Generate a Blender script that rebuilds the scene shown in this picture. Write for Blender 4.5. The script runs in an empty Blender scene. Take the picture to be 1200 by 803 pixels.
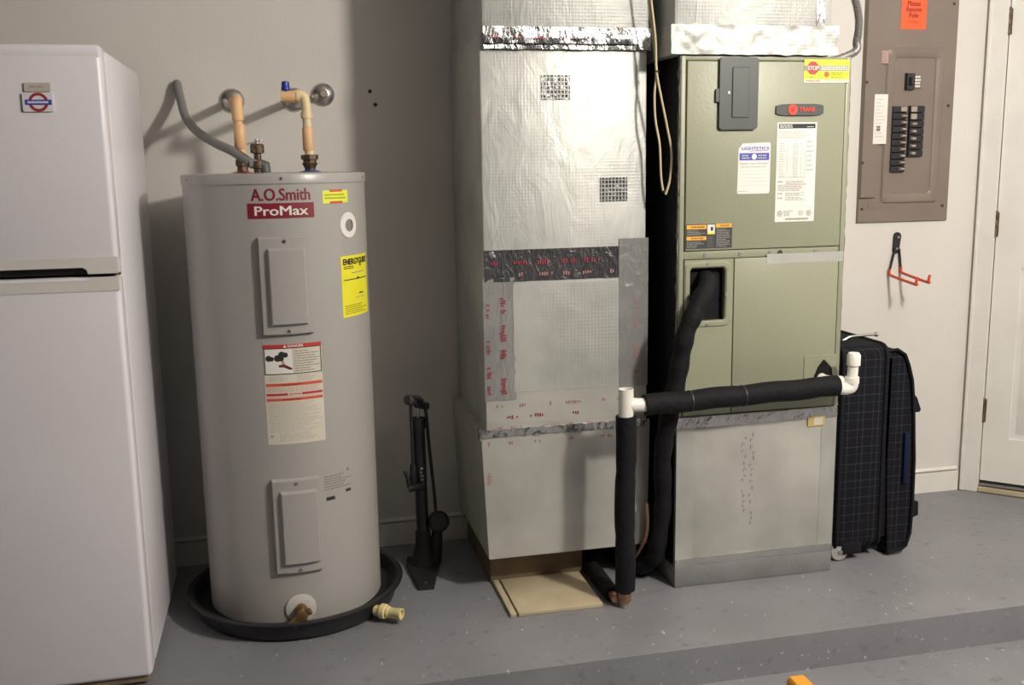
import bpy, bmesh, math, random
from mathutils import Vector, Matrix, noise
random.seed(7)
SC = bpy.context.scene
COL = SC.collection
PI = math.pi

# ------------------------------------------------------------------ camera
FPX, PITCH, YAW, ROLL, EYE = 1174.9, .17421, .224145, -.016486, 1.2555
_w = Vector((math.sin(YAW)*math.cos(PITCH), math.cos(YAW)*math.cos(PITCH), -math.sin(PITCH)))
_r = Vector((math.cos(YAW), -math.sin(YAW), 0)); _u = _r.cross(_w)
RGT = _r*math.cos(ROLL) + _u*math.sin(ROLL); UPV = -_r*math.sin(ROLL) + _u*math.cos(ROLL)
cd = bpy.data.cameras.new('camera'); cam = bpy.data.objects.new('camera', cd); COL.objects.link(cam)
cd.sensor_fit = 'HORIZONTAL'; cd.sensor_width = 36; cd.lens = 36*FPX/1200; cd.clip_start = .02
m = Matrix((RGT, UPV, -_w)).transposed().to_4x4(); m.translation = (0, 0, EYE)
cam.matrix_world = m
SC.camera = cam

# ------------------------------------------------------------------ world, lights, exposure
wd = bpy.data.worlds.new('world'); SC.world = wd; wd.use_nodes = True
wd.node_tree.nodes['Background'].inputs[0].default_value = (.9, .88, .86, 1)
wd.node_tree.nodes['Background'].inputs[1].default_value = .03
SC.view_settings.view_transform = 'Standard'; SC.view_settings.look = 'None'
SC.view_settings.gamma = 1; SC.view_settings.use_curve_mapping = False
SC.view_settings.exposure = 0.0
LAMP = (1.95, .75, 2.2)
ld = bpy.data.lights.new('garage_bulb', 'POINT'); ld.energy = 215; ld.color = (1, .93, .84); ld.shadow_soft_size = .10
lo = bpy.data.objects.new('garage_bulb', ld); COL.objects.link(lo); lo.location = LAMP

# ------------------------------------------------------------------ pixel helpers (1200 x 803)
def ray(x, y):
    return RGT*((x-600)/FPX) + UPV*((401.5-y)/FPX) + _w
O3 = Vector((0, 0, EYE))
def PY(x, y, Y):
    d = ray(x, y); return O3 + d*(Y/d.y)
def PF(x, y, z=0):
    d = ray(x, y); return O3 + d*((z-EYE)/d.z)
def PX(x, y, X):
    d = ray(x, y); return O3 + d*(X/d.x)

# ------------------------------------------------------------------ materials
def lin(c):
    if isinstance(c, str):
        c = [int(c[i:i+2], 16)/255 for i in (0, 2, 4)]
        return tuple(v/12.92 if v <= .04045 else ((v+.055)/1.055)**2.4 for v in c)
    return tuple(c)
MATS = {}
def mat(name, c, rough=.5, metal=0, var=None, bump=None, spec=.5, fine=None):
    """var=(scale, other colour, low, high); bump=(scale, strength)"""
    if name in MATS: return MATS[name]
    M = bpy.data.materials.new(name); MATS[name] = M; M.use_nodes = True
    nt = M.node_tree; N = nt.nodes; L = nt.links; P = N['Principled BSDF']
    P.inputs['Base Color'].default_value = (*lin(c), 1); P.inputs['Roughness'].default_value = rough
    P.inputs['Metallic'].default_value = metal; P.inputs['Specular IOR Level'].default_value = spec
    tc = N.new('ShaderNodeTexCoord')
    if var is None: var = (9, tuple(v*.93 for v in lin(c)), .35, .7)
    nz = N.new('ShaderNodeTexNoise'); nz.inputs['Scale'].default_value = var[0]; nz.inputs['Detail'].default_value = 5
    L.new(tc.outputs['Object'], nz.inputs['Vector'])
    rp = N.new('ShaderNodeValToRGB'); rp.color_ramp.elements[0].position = var[2]; rp.color_ramp.elements[1].position = var[3]
    rp.color_ramp.elements[0].color = (*lin(c), 1); rp.color_ramp.elements[1].color = (*lin(var[1]), 1)
    L.new(nz.outputs['Fac'], rp.inputs['Fac']); L.new(rp.outputs['Color'], P.inputs['Base Color'])
    if bump:
        b = N.new('ShaderNodeTexNoise'); b.inputs['Scale'].default_value = bump[0]; b.inputs['Detail'].default_value = 3
        L.new(tc.outputs['Object'], b.inputs['Vector'])
        bp = N.new('ShaderNodeBump'); bp.inputs['Strength'].default_value = bump[1]; bp.inputs['Distance'].default_value = .01
        L.new(b.outputs['Fac'], bp.inputs['Height']); L.new(bp.outputs['Normal'], P.inputs['Normal'])
    return M

def foil_mat(name, c, rough, metal, scrim, wr_scale, wr_str):
    """aluminium foil facing: wrinkles plus a reinforcing thread grid"""
    M = bpy.data.materials.new(name); MATS[name] = M; M.use_nodes = True
    nt = M.node_tree; N = nt.nodes; L = nt.links; P = N['Principled BSDF']
    P.inputs['Metallic'].default_value = metal; P.inputs['Roughness'].default_value = rough
    tc = N.new('ShaderNodeTexCoord')
    nz = N.new('ShaderNodeTexNoise'); nz.inputs['Scale'].default_value = 6; nz.inputs['Detail'].default_value = 6
    L.new(tc.outputs['Object'], nz.inputs['Vector'])
    rp = N.new('ShaderNodeValToRGB'); a = lin(c)
    rp.color_ramp.elements[0].color = (*a, 1); rp.color_ramp.elements[1].color = (*[v*.75 for v in a], 1)
    rp.color_ramp.elements[0].position = .4; rp.color_ramp.elements[1].position = .75
    L.new(nz.outputs['Fac'], rp.inputs['Fac']); L.new(rp.outputs['Color'], P.inputs['Base Color'])
    wr = N.new('ShaderNodeTexNoise'); wr.inputs['Scale'].default_value = wr_scale; wr.inputs['Detail'].default_value = 4
    wr.inputs['Distortion'].default_value = 1.2
    mp = N.new('ShaderNodeMapping'); mp.inputs['Rotation'].default_value = (0, .25, 0); mp.inputs['Scale'].default_value = (1.6, 1, .8)
    L.new(tc.outputs['Object'], mp.inputs['Vector']); L.new(mp.outputs['Vector'], wr.inputs['Vector'])
    bp = N.new('ShaderNodeBump'); bp.inputs['Strength'].default_value = wr_str; bp.inputs['Distance'].default_value = .012
    L.new(wr.outputs['Fac'], bp.inputs['Height']); last = bp
    if scrim:
        for ax, sc in (('X', scrim), ('Z', scrim)):
            w = N.new('ShaderNodeTexWave'); w.bands_direction = ax; w.inputs['Scale'].default_value = sc
            w.inputs['Distortion'].default_value = .6; w.inputs['Detail'].default_value = 1
            L.new(tc.outputs['Object'], w.inputs['Vector'])
            pw = N.new('ShaderNodeMath'); pw.operation = 'POWER'; pw.inputs[1].default_value = 4
            L.new(w.outputs['Fac'], pw.inputs[0])
            b2 = N.new('ShaderNodeBump'); b2.inputs['Strength'].default_value = .13; b2.inputs['Distance'].default_value = .002
            mk_ = N.new('ShaderNodeTexNoise'); mk_.inputs['Scale'].default_value = 5; L.new(tc.outputs['Object'], mk_.inputs['Vector'])
            mr_ = N.new('ShaderNodeMapRange'); mr_.inputs[1].default_value = .42; mr_.inputs[2].default_value = .66; L.new(mk_.outputs['Fac'], mr_.inputs[0])
            mm_ = N.new('ShaderNodeMath'); mm_.operation = 'MULTIPLY'; L.new(pw.outputs[0], mm_.inputs[0]); L.new(mr_.outputs[0], mm_.inputs[1])
            L.new(mm_.outputs[0], b2.inputs['Height']); L.new(last.outputs['Normal'], b2.inputs['Normal']); last = b2
    L.new(last.outputs['Normal'], P.inputs['Normal'])
    return M

def floor_mat(name, c):
    """worn grey floor paint with pale chips, scuffs and rust stains"""
    M = bpy.data.materials.new(name); MATS[name] = M; M.use_nodes = True
    nt = M.node_tree; N = nt.nodes; L = nt.links; P = N['Principled BSDF']; P.inputs['Roughness'].default_value = .48
    tc = N.new('ShaderNodeTexCoord')
    def noisy(scale, lo_, hi, detail=4, stretch=None, rot=0):
        n = N.new('ShaderNodeTexNoise'); n.inputs['Scale'].default_value = scale; n.inputs['Detail'].default_value = detail
        src = tc.outputs['Object']
        if stretch:
            mp = N.new('ShaderNodeMapping'); mp.inputs['Scale'].default_value = stretch; mp.inputs['Rotation'].default_value = (0, 0, rot)
            L.new(src, mp.inputs['Vector']); src = mp.outputs['Vector']
        L.new(src, n.inputs['Vector'])
        r = N.new('ShaderNodeMapRange'); r.inputs[1].default_value = lo_; r.inputs[2].default_value = hi
        L.new(n.outputs['Fac'], r.inputs[0]); return r.outputs[0]
    def mix(fac, a, b):
        x = N.new('ShaderNodeMix'); x.data_type = 'RGBA'; L.new(fac, x.inputs[0])
        if isinstance(a, tuple): x.inputs[6].default_value = (*a, 1)
        else: L.new(a, x.inputs[6])
        x.inputs[7].default_value = (*b, 1); return x.outputs[2]
    a = lin(c)
    col = mix(noisy(3.5, .35, .7), a, tuple(v*1.22 for v in a))
    col = mix(noisy(24, .60, .72), col, tuple(v*.80 for v in a))
    col = mix(noisy(75, .695, .735, 2, (1, .45, 1), .35), col, tuple(min(1, v*2.3) for v in a))
    col = mix(noisy(5.0, .70, .84, 6), col, tuple(v*s for v, s in zip(a, (1.15, .95, .72))))
    L.new(col, P.inputs['Base Color'])
    b = N.new('ShaderNodeTexNoise'); b.inputs['Scale'].default_value = 90; L.new(tc.outputs['Object'], b.inputs['Vector'])
    bp = N.new('ShaderNodeBump'); bp.inputs['Strength'].default_value = .12; bp.inputs['Distance'].default_value = .004
    L.new(b.outputs['Fac'], bp.inputs['Height']); L.new(bp.outputs['Normal'], P.inputs['Normal'])
    return M

def plaid_mat(name):
    M = bpy.data.materials.new(name); MATS[name] = M; M.use_nodes = True
    nt = M.node_tree; N = nt.nodes; L = nt.links; P = N['Principled BSDF']; P.inputs['Roughness'].default_value = .9; P.inputs['Specular IOR Level'].default_value = .2
    tc = N.new('ShaderNodeTexCoord'); sep = N.new('ShaderNodeSeparateXYZ'); L.new(tc.outputs['Object'], sep.inputs[0])
    def band(sock, per, wid, ph):
        a = N.new('ShaderNodeMath'); a.operation = 'MULTIPLY_ADD'; a.inputs[1].default_value = 1/per; a.inputs[2].default_value = ph
        L.new(sock, a.inputs[0])
        f = N.new('ShaderNodeMath'); f.operation = 'FRACT'; L.new(a.outputs[0], f.inputs[0])
        l = N.new('ShaderNodeMath'); l.operation = 'LESS_THAN'; l.inputs[1].default_value = wid/per; L.new(f.outputs[0], l.inputs[0])
        return l.outputs[0]
    def add(a, b):
        x = N.new('ShaderNodeMath'); x.operation = 'ADD'; L.new(a, x.inputs[0]); L.new(b, x.inputs[1]); return x.outputs[0]
    xy = add(sep.outputs[0], sep.outputs[1])
    s = add(add(band(xy, .052, .0035, .1), band(xy, .052, .0025, .45)), add(band(sep.outputs[2], .055, .0035, .2), band(sep.outputs[2], .055, .0022, .62)))
    m_ = N.new('ShaderNodeMath'); m_.operation = 'MULTIPLY'; m_.inputs[1].default_value = .5; L.new(s, m_.inputs[0])
    x = N.new('ShaderNodeMix'); x.data_type = 'RGBA'; x.inputs[6].default_value = (.006, .0065, .010, 1); x.inputs[7].default_value = (.040, .038, .050, 1)
    L.new(m_.outputs[0], x.inputs[0]); L.new(x.outputs[2], P.inputs['Base Color'])
    return M

wall_m = mat('wall_paint', (.66, .635, .60), .75, var=(2.2, (.60, .575, .54), .3, .75), bump=(120, .07))
trim_m = mat('trim_paint', (.74, .72, .68), .4, bump=(40, .04))
ceil_m = mat('ceiling_paint', (.66, .64, .61), .8)
floor_m = floor_mat('floor_paint', (.188, .188, .203))
white_en = mat('white_enamel', (.70, .68, .72), .32, var=(3, (.66, .64, .675), .3, .7), bump=(260, .05))
cream_pl = mat('cream_plastic', (.70, .665, .63), .4)
dark_pl = mat('dark_plastic', (.03, .027, .025), .45)
black_m = mat('black_rubber', (.012, .012, .014), .6)
blackfoam = mat('black_foam', (.006, .006, .008), .75, bump=(70, .35), spec=.25)
heater_m = mat('grey_jacket', (.36, .345, .325), .30, var=(4, (.35, .34, .325), .35, .7), bump=(160, .05))
steel_m = mat('steel', (.62, .60, .57), .28, 1)
zinc_m = mat('zinc', (.45, .45, .45), .45, .8)
brass_m = mat('brass', (.30, .19, .08), .4, .9, var=(60, (.16, .11, .05), .4, .7))
bronze_m = mat('dark_brass', (.10, .07, .045), .5, .6, var=(80, (.20, .14, .08), .45, .7))
copper_m = mat('copper', (.45, .25, .15), .45, .8, var=(60, (.25, .17, .12), .4, .7))
cpvc_m = mat('cream_pipe', (.74, .60, .36), .42)
cpvc2_m = mat('tan_pipe', (.74, .46, .24), .48)
pvc_m = mat('white_pipe', (.78, .76, .70), .35)
hose_m = mat('grey_hose', (.22, .215, .21), .5)
paper = mat('paper', (.74, .72, .68), .6)
paper_warm = mat('warm_paper', (.62, .58, .48), .6)
ink = mat('ink_black', (.02, .02, .02), .6)
inkg = mat('ink_grey', (.30, .29, .27), .6)
inkl = mat('ink_light', (.47, .45, .41), .6)
red_m = mat('print_red', (.50, .035, .04), .5)
redo_m = mat('print_orange_red', (.60, .09, .05), .5)
maroon = mat('maroon', (.20, .012, .025), .45)
yel = mat('yellow_paper', (.80, .74, .03), .5)
ngreen = mat('neon_paper', (.72, .80, .06), .5)
orange_m = mat('orange_print', (.80, .42, .05), .5)
blue_m = mat('blue_print', (.05, .07, .42), .5)
bluecap = mat('blue_plastic', (.02, .04, .33), .35)
ored = mat('orange_sticker', (.85, .11, .03), .5)
green_m = mat('olive_enamel', (.285, .295, .21), .42, var=(3, (.265, .275, .195), .3, .7), bump=(120, .05))
dgreen = mat('charcoal_plastic', (.065, .072, .068), .45)
fuzz = mat('grey_insulation', (.20, .19, .17), .95, bump=(140, .6))
panel_m = mat('taupe_enamel', (.205, .168, .142), .42, var=(6, (.185, .15, .128), .35, .7))
foil = foil_mat('foil_facing', (.56, .57, .545), .52, .42, 34, 9, .30)
foil2 = foil_mat('foil_facing_dull', (.56, .565, .53), .44, .55, 30, 10, .12)
foilb = foil_mat('foil_board', (.56, .555, .51), .42, .45, 0, 5, .10)
tape_m = foil_mat('foil_tape', (.60, .60, .59), .22, .95, 0, 30, .35)
tapeg = foil_mat('foil_tape_grey', (.42, .42, .41), .3, .55, 0, 26, .3)
taped = foil_mat('foil_tape_dark', (.17, .17, .18), .25, .8, 0, 34, .4)  # darker tape colour; on the cross band it stands for reflected dark surroundings
board_m = mat('tan_board', (.50, .43, .29), .6, var=(7, (.40, .33, .22), .35, .7))
wood_m = mat('raw_wood', (.22, .16, .10), .7, var=(12, (.14, .10, .06), .35, .7))
conc_m = mat('grey_pedestal', (.21, .21, .215), .6, var=(8, (.17, .165, .16), .4, .7), bump=(60, .15))
plaid = plaid_mat('plaid_fabric')
sblack = mat('black_fabric', (.007, .007, .010), .8, spec=.25)
sblue = mat('blue_fabric', (.004, .011, .045), .8, spec=.2)
hred = mat('red_grip', (.62, .07, .03), .4)
cable_m = mat('cream_cable', (.58, .49, .32), .5)
condm = mat('conduit_metal', (.28, .27, .26), .4, .7)

# ------------------------------------------------------------------ mesh helpers
ROOT = {}
class MB:
    def __init__(s): s.v = []; s.f = []; s.mi = []; s.ms = []
    def m(s, material):
        if material not in s.ms: s.ms.append(material)
        return s.ms.index(material)
    def add(s, vs, fs, material):
        k = len(s.v); i = s.m(material); s.v += [tuple(x) for x in vs]
        s.f += [[a+k for a in f] for f in fs]; s.mi += [i]*len(fs); return s
    def build(s, name, parent=None, label=None, cat=None, group=None, kind=None, origin=None, sharp=38):
        me = bpy.data.meshes.new(name)
        if parent is not None: off = ROOT[parent.name]
        elif origin is not None: off = Vector(origin)
        else:
            xs = [v[0] for v in s.v]; ys = [v[1] for v in s.v]; zs = [v[2] for v in s.v]
            off = Vector(((min(xs)+max(xs))/2, (min(ys)+max(ys))/2, min(zs)))
        me.from_pydata([(v[0]-off.x, v[1]-off.y, v[2]-off.z) for v in s.v], [], s.f)
        for mt in s.ms: me.materials.append(mt)
        me.polygons.foreach_set('material_index', s.mi)
        bm = bmesh.new(); bm.from_mesh(me); bmesh.ops.recalc_face_normals(bm, faces=bm.faces) if not getattr(s, 'keep', False) else None
        bm.to_mesh(me); bm.free()
        me.polygons.foreach_set('use_smooth', [True]*len(me.polygons)); me.set_sharp_from_angle(angle=math.radians(sharp))
        o = bpy.data.objects.new(name, me); COL.objects.link(o)
        ROOT[o.name] = off
        if parent is not None: o.parent = parent
        else: o.location = off
        tag(o, label, cat, group, kind); return o
def tag(o, label=None, cat=None, group=None, kind=None):
    for k, v in (('label', label), ('category', cat), ('group', group), ('kind', kind)):
        if v: o[k] = v
def thing(name, label, cat, loc, group=None, kind=None):
    o = bpy.data.objects.new(name, None); COL.objects.link(o); o.location = loc; o.empty_display_size = .05
    ROOT[o.name] = Vector(loc); tag(o, label, cat, group, kind); return o

def box(mb, lo_, hi, material, bev=0, seg=2):
    bm = bmesh.new(); bmesh.ops.create_cube(bm, size=1)
    for v in bm.verts:
        v.co = Vector(((lo_[i]+hi[i])/2 + v.co[i]*(hi[i]-lo_[i]) for i in range(3)))
    if bev: bmesh.ops.bevel(bm, geom=list(bm.edges), offset=bev, segments=seg, profile=.5, affect='EDGES')
    bm.verts.index_update()
    mb.add([v.co[:] for v in bm.verts], [[v.index for v in f.verts] for f in bm.faces], material); bm.free(); return mb
def smooth_path(pts, n=6):
    P = [Vector(p) for p in pts]; out = []
    for i in range(len(P)-1):
        a = P[max(0, i-1)]; b = P[i]; c = P[i+1]; d = P[min(len(P)-1, i+2)]
        for k in range(n):
            t = k/n
            out.append(.5*((2*b) + (c-a)*t + (2*a-5*b+4*c-d)*t*t + (3*b-a-3*c+d)*t**3))
    out.append(P[-1]); return out
def tube(mb, pts, r, material, seg=12, caps=True):
    P = [Vector(p) for p in pts]; n = len(P); R_ = r if isinstance(r, (list, tuple)) else [r]*n
    T = [((P[min(i+1, n-1)]-P[max(i-1, 0)])).normalized() for i in range(n)]
    a = Vector((0, 0, 1)) if abs(T[0].z) < .9 else Vector((1, 0, 0)); u = T[0].cross(a).normalized(); vs = []; fs = []
    for i in range(n):
        u = (u - T[i]*u.dot(T[i])).normalized(); w = T[i].cross(u)
        for k in range(seg):
            an = 2*PI*k/seg; vs.append(P[i] + (u*math.cos(an)+w*math.sin(an))*R_[i])
    for i in range(n-1):
        for k in range(seg):
            fs.append([i*seg+k, i*seg+(k+1) % seg, (i+1)*seg+(k+1) % seg, (i+1)*seg+k])
    if caps: fs += [list(range(seg))[::-1], [(n-1)*seg+k for k in range(seg)]]
    mb.add(vs, fs, material); return mb
def lathe(mb, prof, c, axis, material, seg=40, caps=True):
    """prof: (radius, distance along axis) from c"""
    ax = Vector(axis).normalized(); a = Vector((0, 0, 1)) if abs(ax.z) < .9 else Vector((1, 0, 0))
    u = ax.cross(a).normalized(); w = ax.cross(u); c = Vector(c); vs = []; fs = []
    for r, h in prof:
        for k in range(seg):
            an = 2*PI*k/seg; vs.append(c + ax*h + (u*math.cos(an)+w*math.sin(an))*max(r, 1e-4))
    for i in range(len(prof)-1):
        for k in range(seg):
            fs.append([i*seg+k, i*seg+(k+1) % seg, (i+1)*seg+(k+1) % seg, (i+1)*seg+k])
    if caps: fs += [list(range(seg))[::-1], [(len(prof)-1)*seg+k for k in range(seg)]]
    mb.add(vs, fs, material); return mb
# surfaces: F(u, v, n) -> point, n = height above the surface
def FY(Y): return lambda u, v, n: (u, Y-n, v)
def FX(X): return lambda u, v, n: (X+n, u, v)
def FZ(Z): return lambda u, v, n: (u, v, Z+n)
def FC(cx, cy, r): return lambda u, v, n: (cx+(r+n)*math.sin(u/r), cy-(r+n)*math.cos(u/r), v)
def prism(mb, F, poly, n0, n1, material):
    k = len(poly); vs = [F(u, v, n0) for u, v in poly] + [F(u, v, n1) for u, v in poly]
    fs = [list(range(k))[::-1], list(range(k, 2*k))] + [[i, (i+1) % k, k+(i+1) % k, k+i] for i in range(k)]
    mb.add(vs, fs, material); return mb
def rrect(u0, v0, u1, v1, r, seg=4):
    out = []
    for cx, cy, a0 in ((u1-r, v0+r, -PI/2), (u1-r, v1-r, 0), (u0+r, v1-r, PI/2), (u0+r, v0+r, PI)):
        for k in range(seg+1):
            a = a0 + PI/2*k/seg; out.append((cx+r*math.cos(a), cy+r*math.sin(a)))
    return out
def circ(u, v, r, seg=20, ru=None): return [(u+(ru or r)*math.cos(2*PI*k/seg), v+r*math.sin(2*PI*k/seg)) for k in range(seg)]
def plate(mb, F, u0, v0, u1, v1, n0, n1, material, inset=0, N=1):
    """a slab on a (curved) surface, its sides drawn in by inset"""
    vs = []; fs = []
    for k in range(N+1):
        t = k/N; ub = u0+(u1-u0)*t; ut = (u0+inset)+(u1-u0-2*inset)*t
        vs += [F(ub, v0, n0), F(ut, v0+inset, n1), F(ut, v1-inset, n1), F(ub, v1, n0)]
    for k in range(N):
        a = k*4; b = a+4
        fs += [[a, b, b+1, a+1], [a+1, b+1, b+2, a+2], [a+2, b+2, b+3, a+3], [a+3, b+3, b, a]]
    fs += [[0, 1, 2, 3], [N*4+3, N*4+2, N*4+1, N*4]]
    mb.add(vs, fs, material); return mb
def rules(mb, F, u0, v0, u1, v1, rows, material, n=.0009, fill=.55, gap=.35, chunk=.012):
    """rows of illegible fine print"""
    h = (v1-v0)/rows
    for i in range(rows):
        v = v1-(i+.5)*h; u = u0; end = u1-(u1-u0)*random.random()*gap
        while u < end-.002:
            w = min(chunk*(.4+random.random()), end-u); plate(mb, F, u, v-h*fill/2, u+w, v+h*fill/2, n-.0004, n, material); u += w+chunk*.16
def text(mb, F, s, u0, v0, u1, v1, n, material, bold=0, rot=0):
    cu = bpy.data.curves.new('t', 'FONT'); cu.body = s; cu.offset = 0; cu.resolution_u = 3
    o = bpy.data.objects.new('t', cu); COL.objects.link(o)
    dg = bpy.context.evaluated_depsgraph_get(); me = o.evaluated_get(dg).to_mesh()
    V = [(v.co.x, v.co.y) for v in me.vertices]; Fs = [list(p.vertices) for p in me.polygons]
    if rot: V = [(-y, x) for x, y in V]
    a = min(v[0] for v in V); b = max(v[0] for v in V); c = min(v[1] for v in V); d = max(v[1] for v in V)
    for k, (sx, sy) in enumerate(((0, 0),) if bold < .01 else ((0, 0), (bold*1.3, 0), (-bold*1.3, 0), (0, bold*.7), (0, -bold*.7))):
        vs = [F(u0+(x+sx-a)/(b-a)*(u1-u0), v0+(y+sy-c)/(d-c)*(v1-v0), n+k*.00003) for x, y in V]
        mb.add(vs, Fs, material)
    o.evaluated_get(dg).to_mesh_clear(); bpy.data.objects.remove(o); bpy.data.curves.remove(cu); return mb
def crumple(mb, F, u0, v0, u1, v1, n, amp, nu, nv, material, sc=40, edge=True):
    vs = []; fs = []
    for j in range(nv+1):
        for i in range(nu+1):
            u = u0+(u1-u0)*i/nu; v = v0+(v1-v0)*j/nv
            d = amp*(noise.noise((u*sc, v*sc*1.3, 1.7))+.5*noise.noise((u*sc*2.3, v*sc*2.3, 5)))
            if edge and j in (0, nv): v += amp*.6*noise.noise((u*sc, j, 9))
            vs.append(F(u, v, n+amp+d))
    for j in range(nv):
        for i in range(nu):
            a = j*(nu+1)+i; fs.append([a, a+1, a+nu+2, a+nu+1])
    k = len(vs)
    rim = [i for i in range(nu+1)] + [(j)*(nu+1)+nu for j in range(1, nv+1)] + [nv*(nu+1)+i for i in range(nu-1, -1, -1)] + [j*(nu+1) for j in range(nv-1, 0, -1)]
    for i in rim:
        ui = i % (nu+1); vj = i//(nu+1); vs.append(F(u0+(u1-u0)*ui/nu, v0+(v1-v0)*vj/nv, n))
    for q in range(len(rim)):
        r2 = (q+1) % len(rim); fs.append([rim[q], k+q, k+r2, rim[r2]])
    mb.add(vs, fs, material); return mb
def screw(name, F, u, v, n, r, parent, material=steel_m):
    b = MB(); prism(b, F, circ(u, v, r, 10), n-.001, n+r*.5, material); plate(b, F, u-r*.7, v-r*.15, u+r*.7, v+r*.15, n+r*.3, n+r*.52, ink)
    return b.build(name, parent)

# ================================================================== the setting
W = 3.242; LOW = -.105; STEP = 2.288; CEIL = 2.62
CX, CY = 2.497, W
RT2 = math.sqrt(.5)
def FD(u, v, n): return (CX+(u-n)*RT2, CY-(u+n)*RT2, v)
def PD(x, y):
    d = ray(x, y); t = (CX+CY)/(d.x+d.y); p = O3+d*t
    return (p.x-CX)/RT2, p.z
b = MB(); prism(b, FZ(0), [(-1.5, STEP), (4.6, STEP), (4.6, W+.2), (-1.5, W+.2)], LOW, 0, floor_m)
fl = b.build('floor', kind='structure', origin=(0, 0, 0))
b = MB(); plate(b, FZ(0), -1.5, -3.2, 4.6, W+.2, LOW-.05, LOW, floor_m); b.build('floor', kind='structure', origin=(0, 0, 0))
b = MB(); box(b, (-1.5, W, 0), (CX+.1, W+.12, CEIL), wall_m); b.build('wall_back', kind='structure', origin=(0, W, 0))
DU0 = PD(1147, 565)[0]; DW = .82; DH = 2.04
b = MB()
plate(b, FD, 0, 0, DU0-.001, CEIL, -.12, 0, wall_m); plate(b, FD, DU0-.012, DH+.04, DU0+DW+.012, CEIL, -.12, 0, wall_m)
plate(b, FD, DU0+DW+.012, 0, 2.6, CEIL, -.12, 0, wall_m)
b.build('wall_corner', kind='structure', origin=(CX, CY, 0))
b = MB(); box(b, (4.3, -3.2, LOW), (4.42, W, CEIL), wall_m); b.build('wall_right', kind='structure', origin=(4.3, 0, LOW))
b = MB(); box(b, (-1.6, -3.3, CEIL), (4.6, W+.2, CEIL+.1), ceil_m); b.build('ceiling', kind='structure', origin=(0, 0, CEIL))
def baseboard(name, F, u0, u1):
    b = MB(); plate(b, F, u0, 0, u1, .078, 0, .014, trim_m); plate(b, F, u0, .078, u1, .092, 0, .014, trim_m, .005); b.build(name, kind='structure', origin=F(u0, 0, 0))
baseboard('baseboard_back', FY(W), -1.5, CX-.012)
# door in the angled corner wall
d = thing('door_1', None, None, FD(DU0, 0, 0), kind='structure')
b = MB()
stile = PD(1183, 500)[0]-DU0; z0 = .045
rails = [(z0, PD(1187, 516)[1]), (.86, 1.0), (1.52, 1.62), (DH-.12, DH)]
cols = [(stile, DW/2-.05), (DW/2+.05, DW-stile)]
plate(b, FD, DU0+.0015, z0, DU0+DW-.002, DH, -.045, -.014, trim_m)
for a, c in rails:
    for l_, r_ in cols: plate(b, FD, DU0+l_, a, DU0+r_, c, -.0145, -.006, trim_m)
for a, c in ((0.002, stile), (DW/2-.05, DW/2+.05), (DW-stile, DW-.002)): plate(b, FD, DU0+a, z0, DU0+c, DH, -.0145, -.006, trim_m)
b.build('door_leaf', d)
for a, c in cols:
    for r0, r1 in ((rails[0][1], rails[1][0]), (rails[1][1], rails[2][0]), (rails[2][1], rails[3][0])):
        b = MB(); plate(b, FD, DU0+a+.02, r0+.02, DU0+c-.02, r1-.02, -.014, -.007, trim_m, .02); b.build('door_panel', d)
for py in (25, 263, 481):
    px = {25: 1185, 263: 1166, 481: 1150}[py]; zc = PD(px, py)[1]
    b = MB(); lathe(b, [(.0062, -.045), (.0062, -.016), (.0055, -.015), (.0062, -.014), (.0062, .014), (.0055, .015), (.0062, .016), (.0062, .045), (.003, .05)], FD(DU0, zc, .002), (0, 0, 1), bronze_m, 10)
    plate(b, FD, DU0-.004, zc-.044, DU0+.009, zc+.044, -.006, -.002, bronze_m); b.build('hinge', d)
b = MB()
for a, c in ((.004, DU0-.001), (DU0+DW+.004, DU0+DW+.064)):
    plate(b, FD, a, 0, c, DH+.06, 0, .012, trim_m, .002); plate(b, FD, a+.001, 0, a+.014, DH+.06, .01, .018, trim_m, .003)
plate(b, FD, DU0-.004, DH+.006, DU0+DW+.004, DH+.06, 0, .012, trim_m, .002)
b.build('trim_1', kind='structure', origin=FD(0, 0, 0))
b = MB(); plate(b, FD, DU0-.004, 0, DU0+DW+.004, .022, -.12, .012, board_m, .004); plate(b, FD, DU0, .022, DU0+DW, .034, -.12, -.004, zinc_m, .003)
b.build('trim_2', kind='structure', origin=FD(DU0, 0, 0))

# ================================================================== refrigerator
FRX, FRY, FRT = -.368, 2.445, 1.535; FRL = FRX-.76
fr = thing('refrigerator', 'white top-freezer refrigerator with cream edged doors, beside the water heater', 'refrigerator', (FRX-.38, 2.8, 0))
b = MB(); box(b, (FRL, FRY+.075, .03), (FRX, 3.09, FRT-.004), white_en, .008); b.build('body', fr)
for x in (FRL+.06, FRX-.06):
    for y in (FRY+.13, 3.03):
        b = MB(); lathe(b, [(.02, 0), (.02, .012), (.012, .014), (.012, .04)], (x, y, 0), (0, 0, 1), dark_pl, 12); b.build('foot', fr)
b = MB(); box(b, (FRL+.01, FRY+.066, .06), (FRX-.006, FRY+.077, FRT-.01), dark_pl); b.build('door_gasket', fr)
SP = 1.022
HR = PY(97, 322, FRY).x
def door_slab(zlo, zhi, notch):
    """upright slab with rounded edges; notch is cut in the lower edge for the grip"""
    b = MB()
    bm = bmesh.new(); bmesh.ops.create_cube(bm, size=1)
    lo_ = (FRL, FRY, zlo); hi = (FRX, FRY+.066, zhi)
    for v in bm.verts: v.co = Vector(((lo_[i]+hi[i])/2+v.co[i]*(hi[i]-lo_[i]) for i in range(3)))
    bmesh.ops.bevel(bm, geom=list(bm.edges), offset=.012, segments=3, profile=.5, affect='EDGES'); bm.verts.index_update()
    b.add([v.co[:] for v in bm.verts], [[v.index for v in f.verts] for f in bm.faces], white_en); bm.free(); return b
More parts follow.
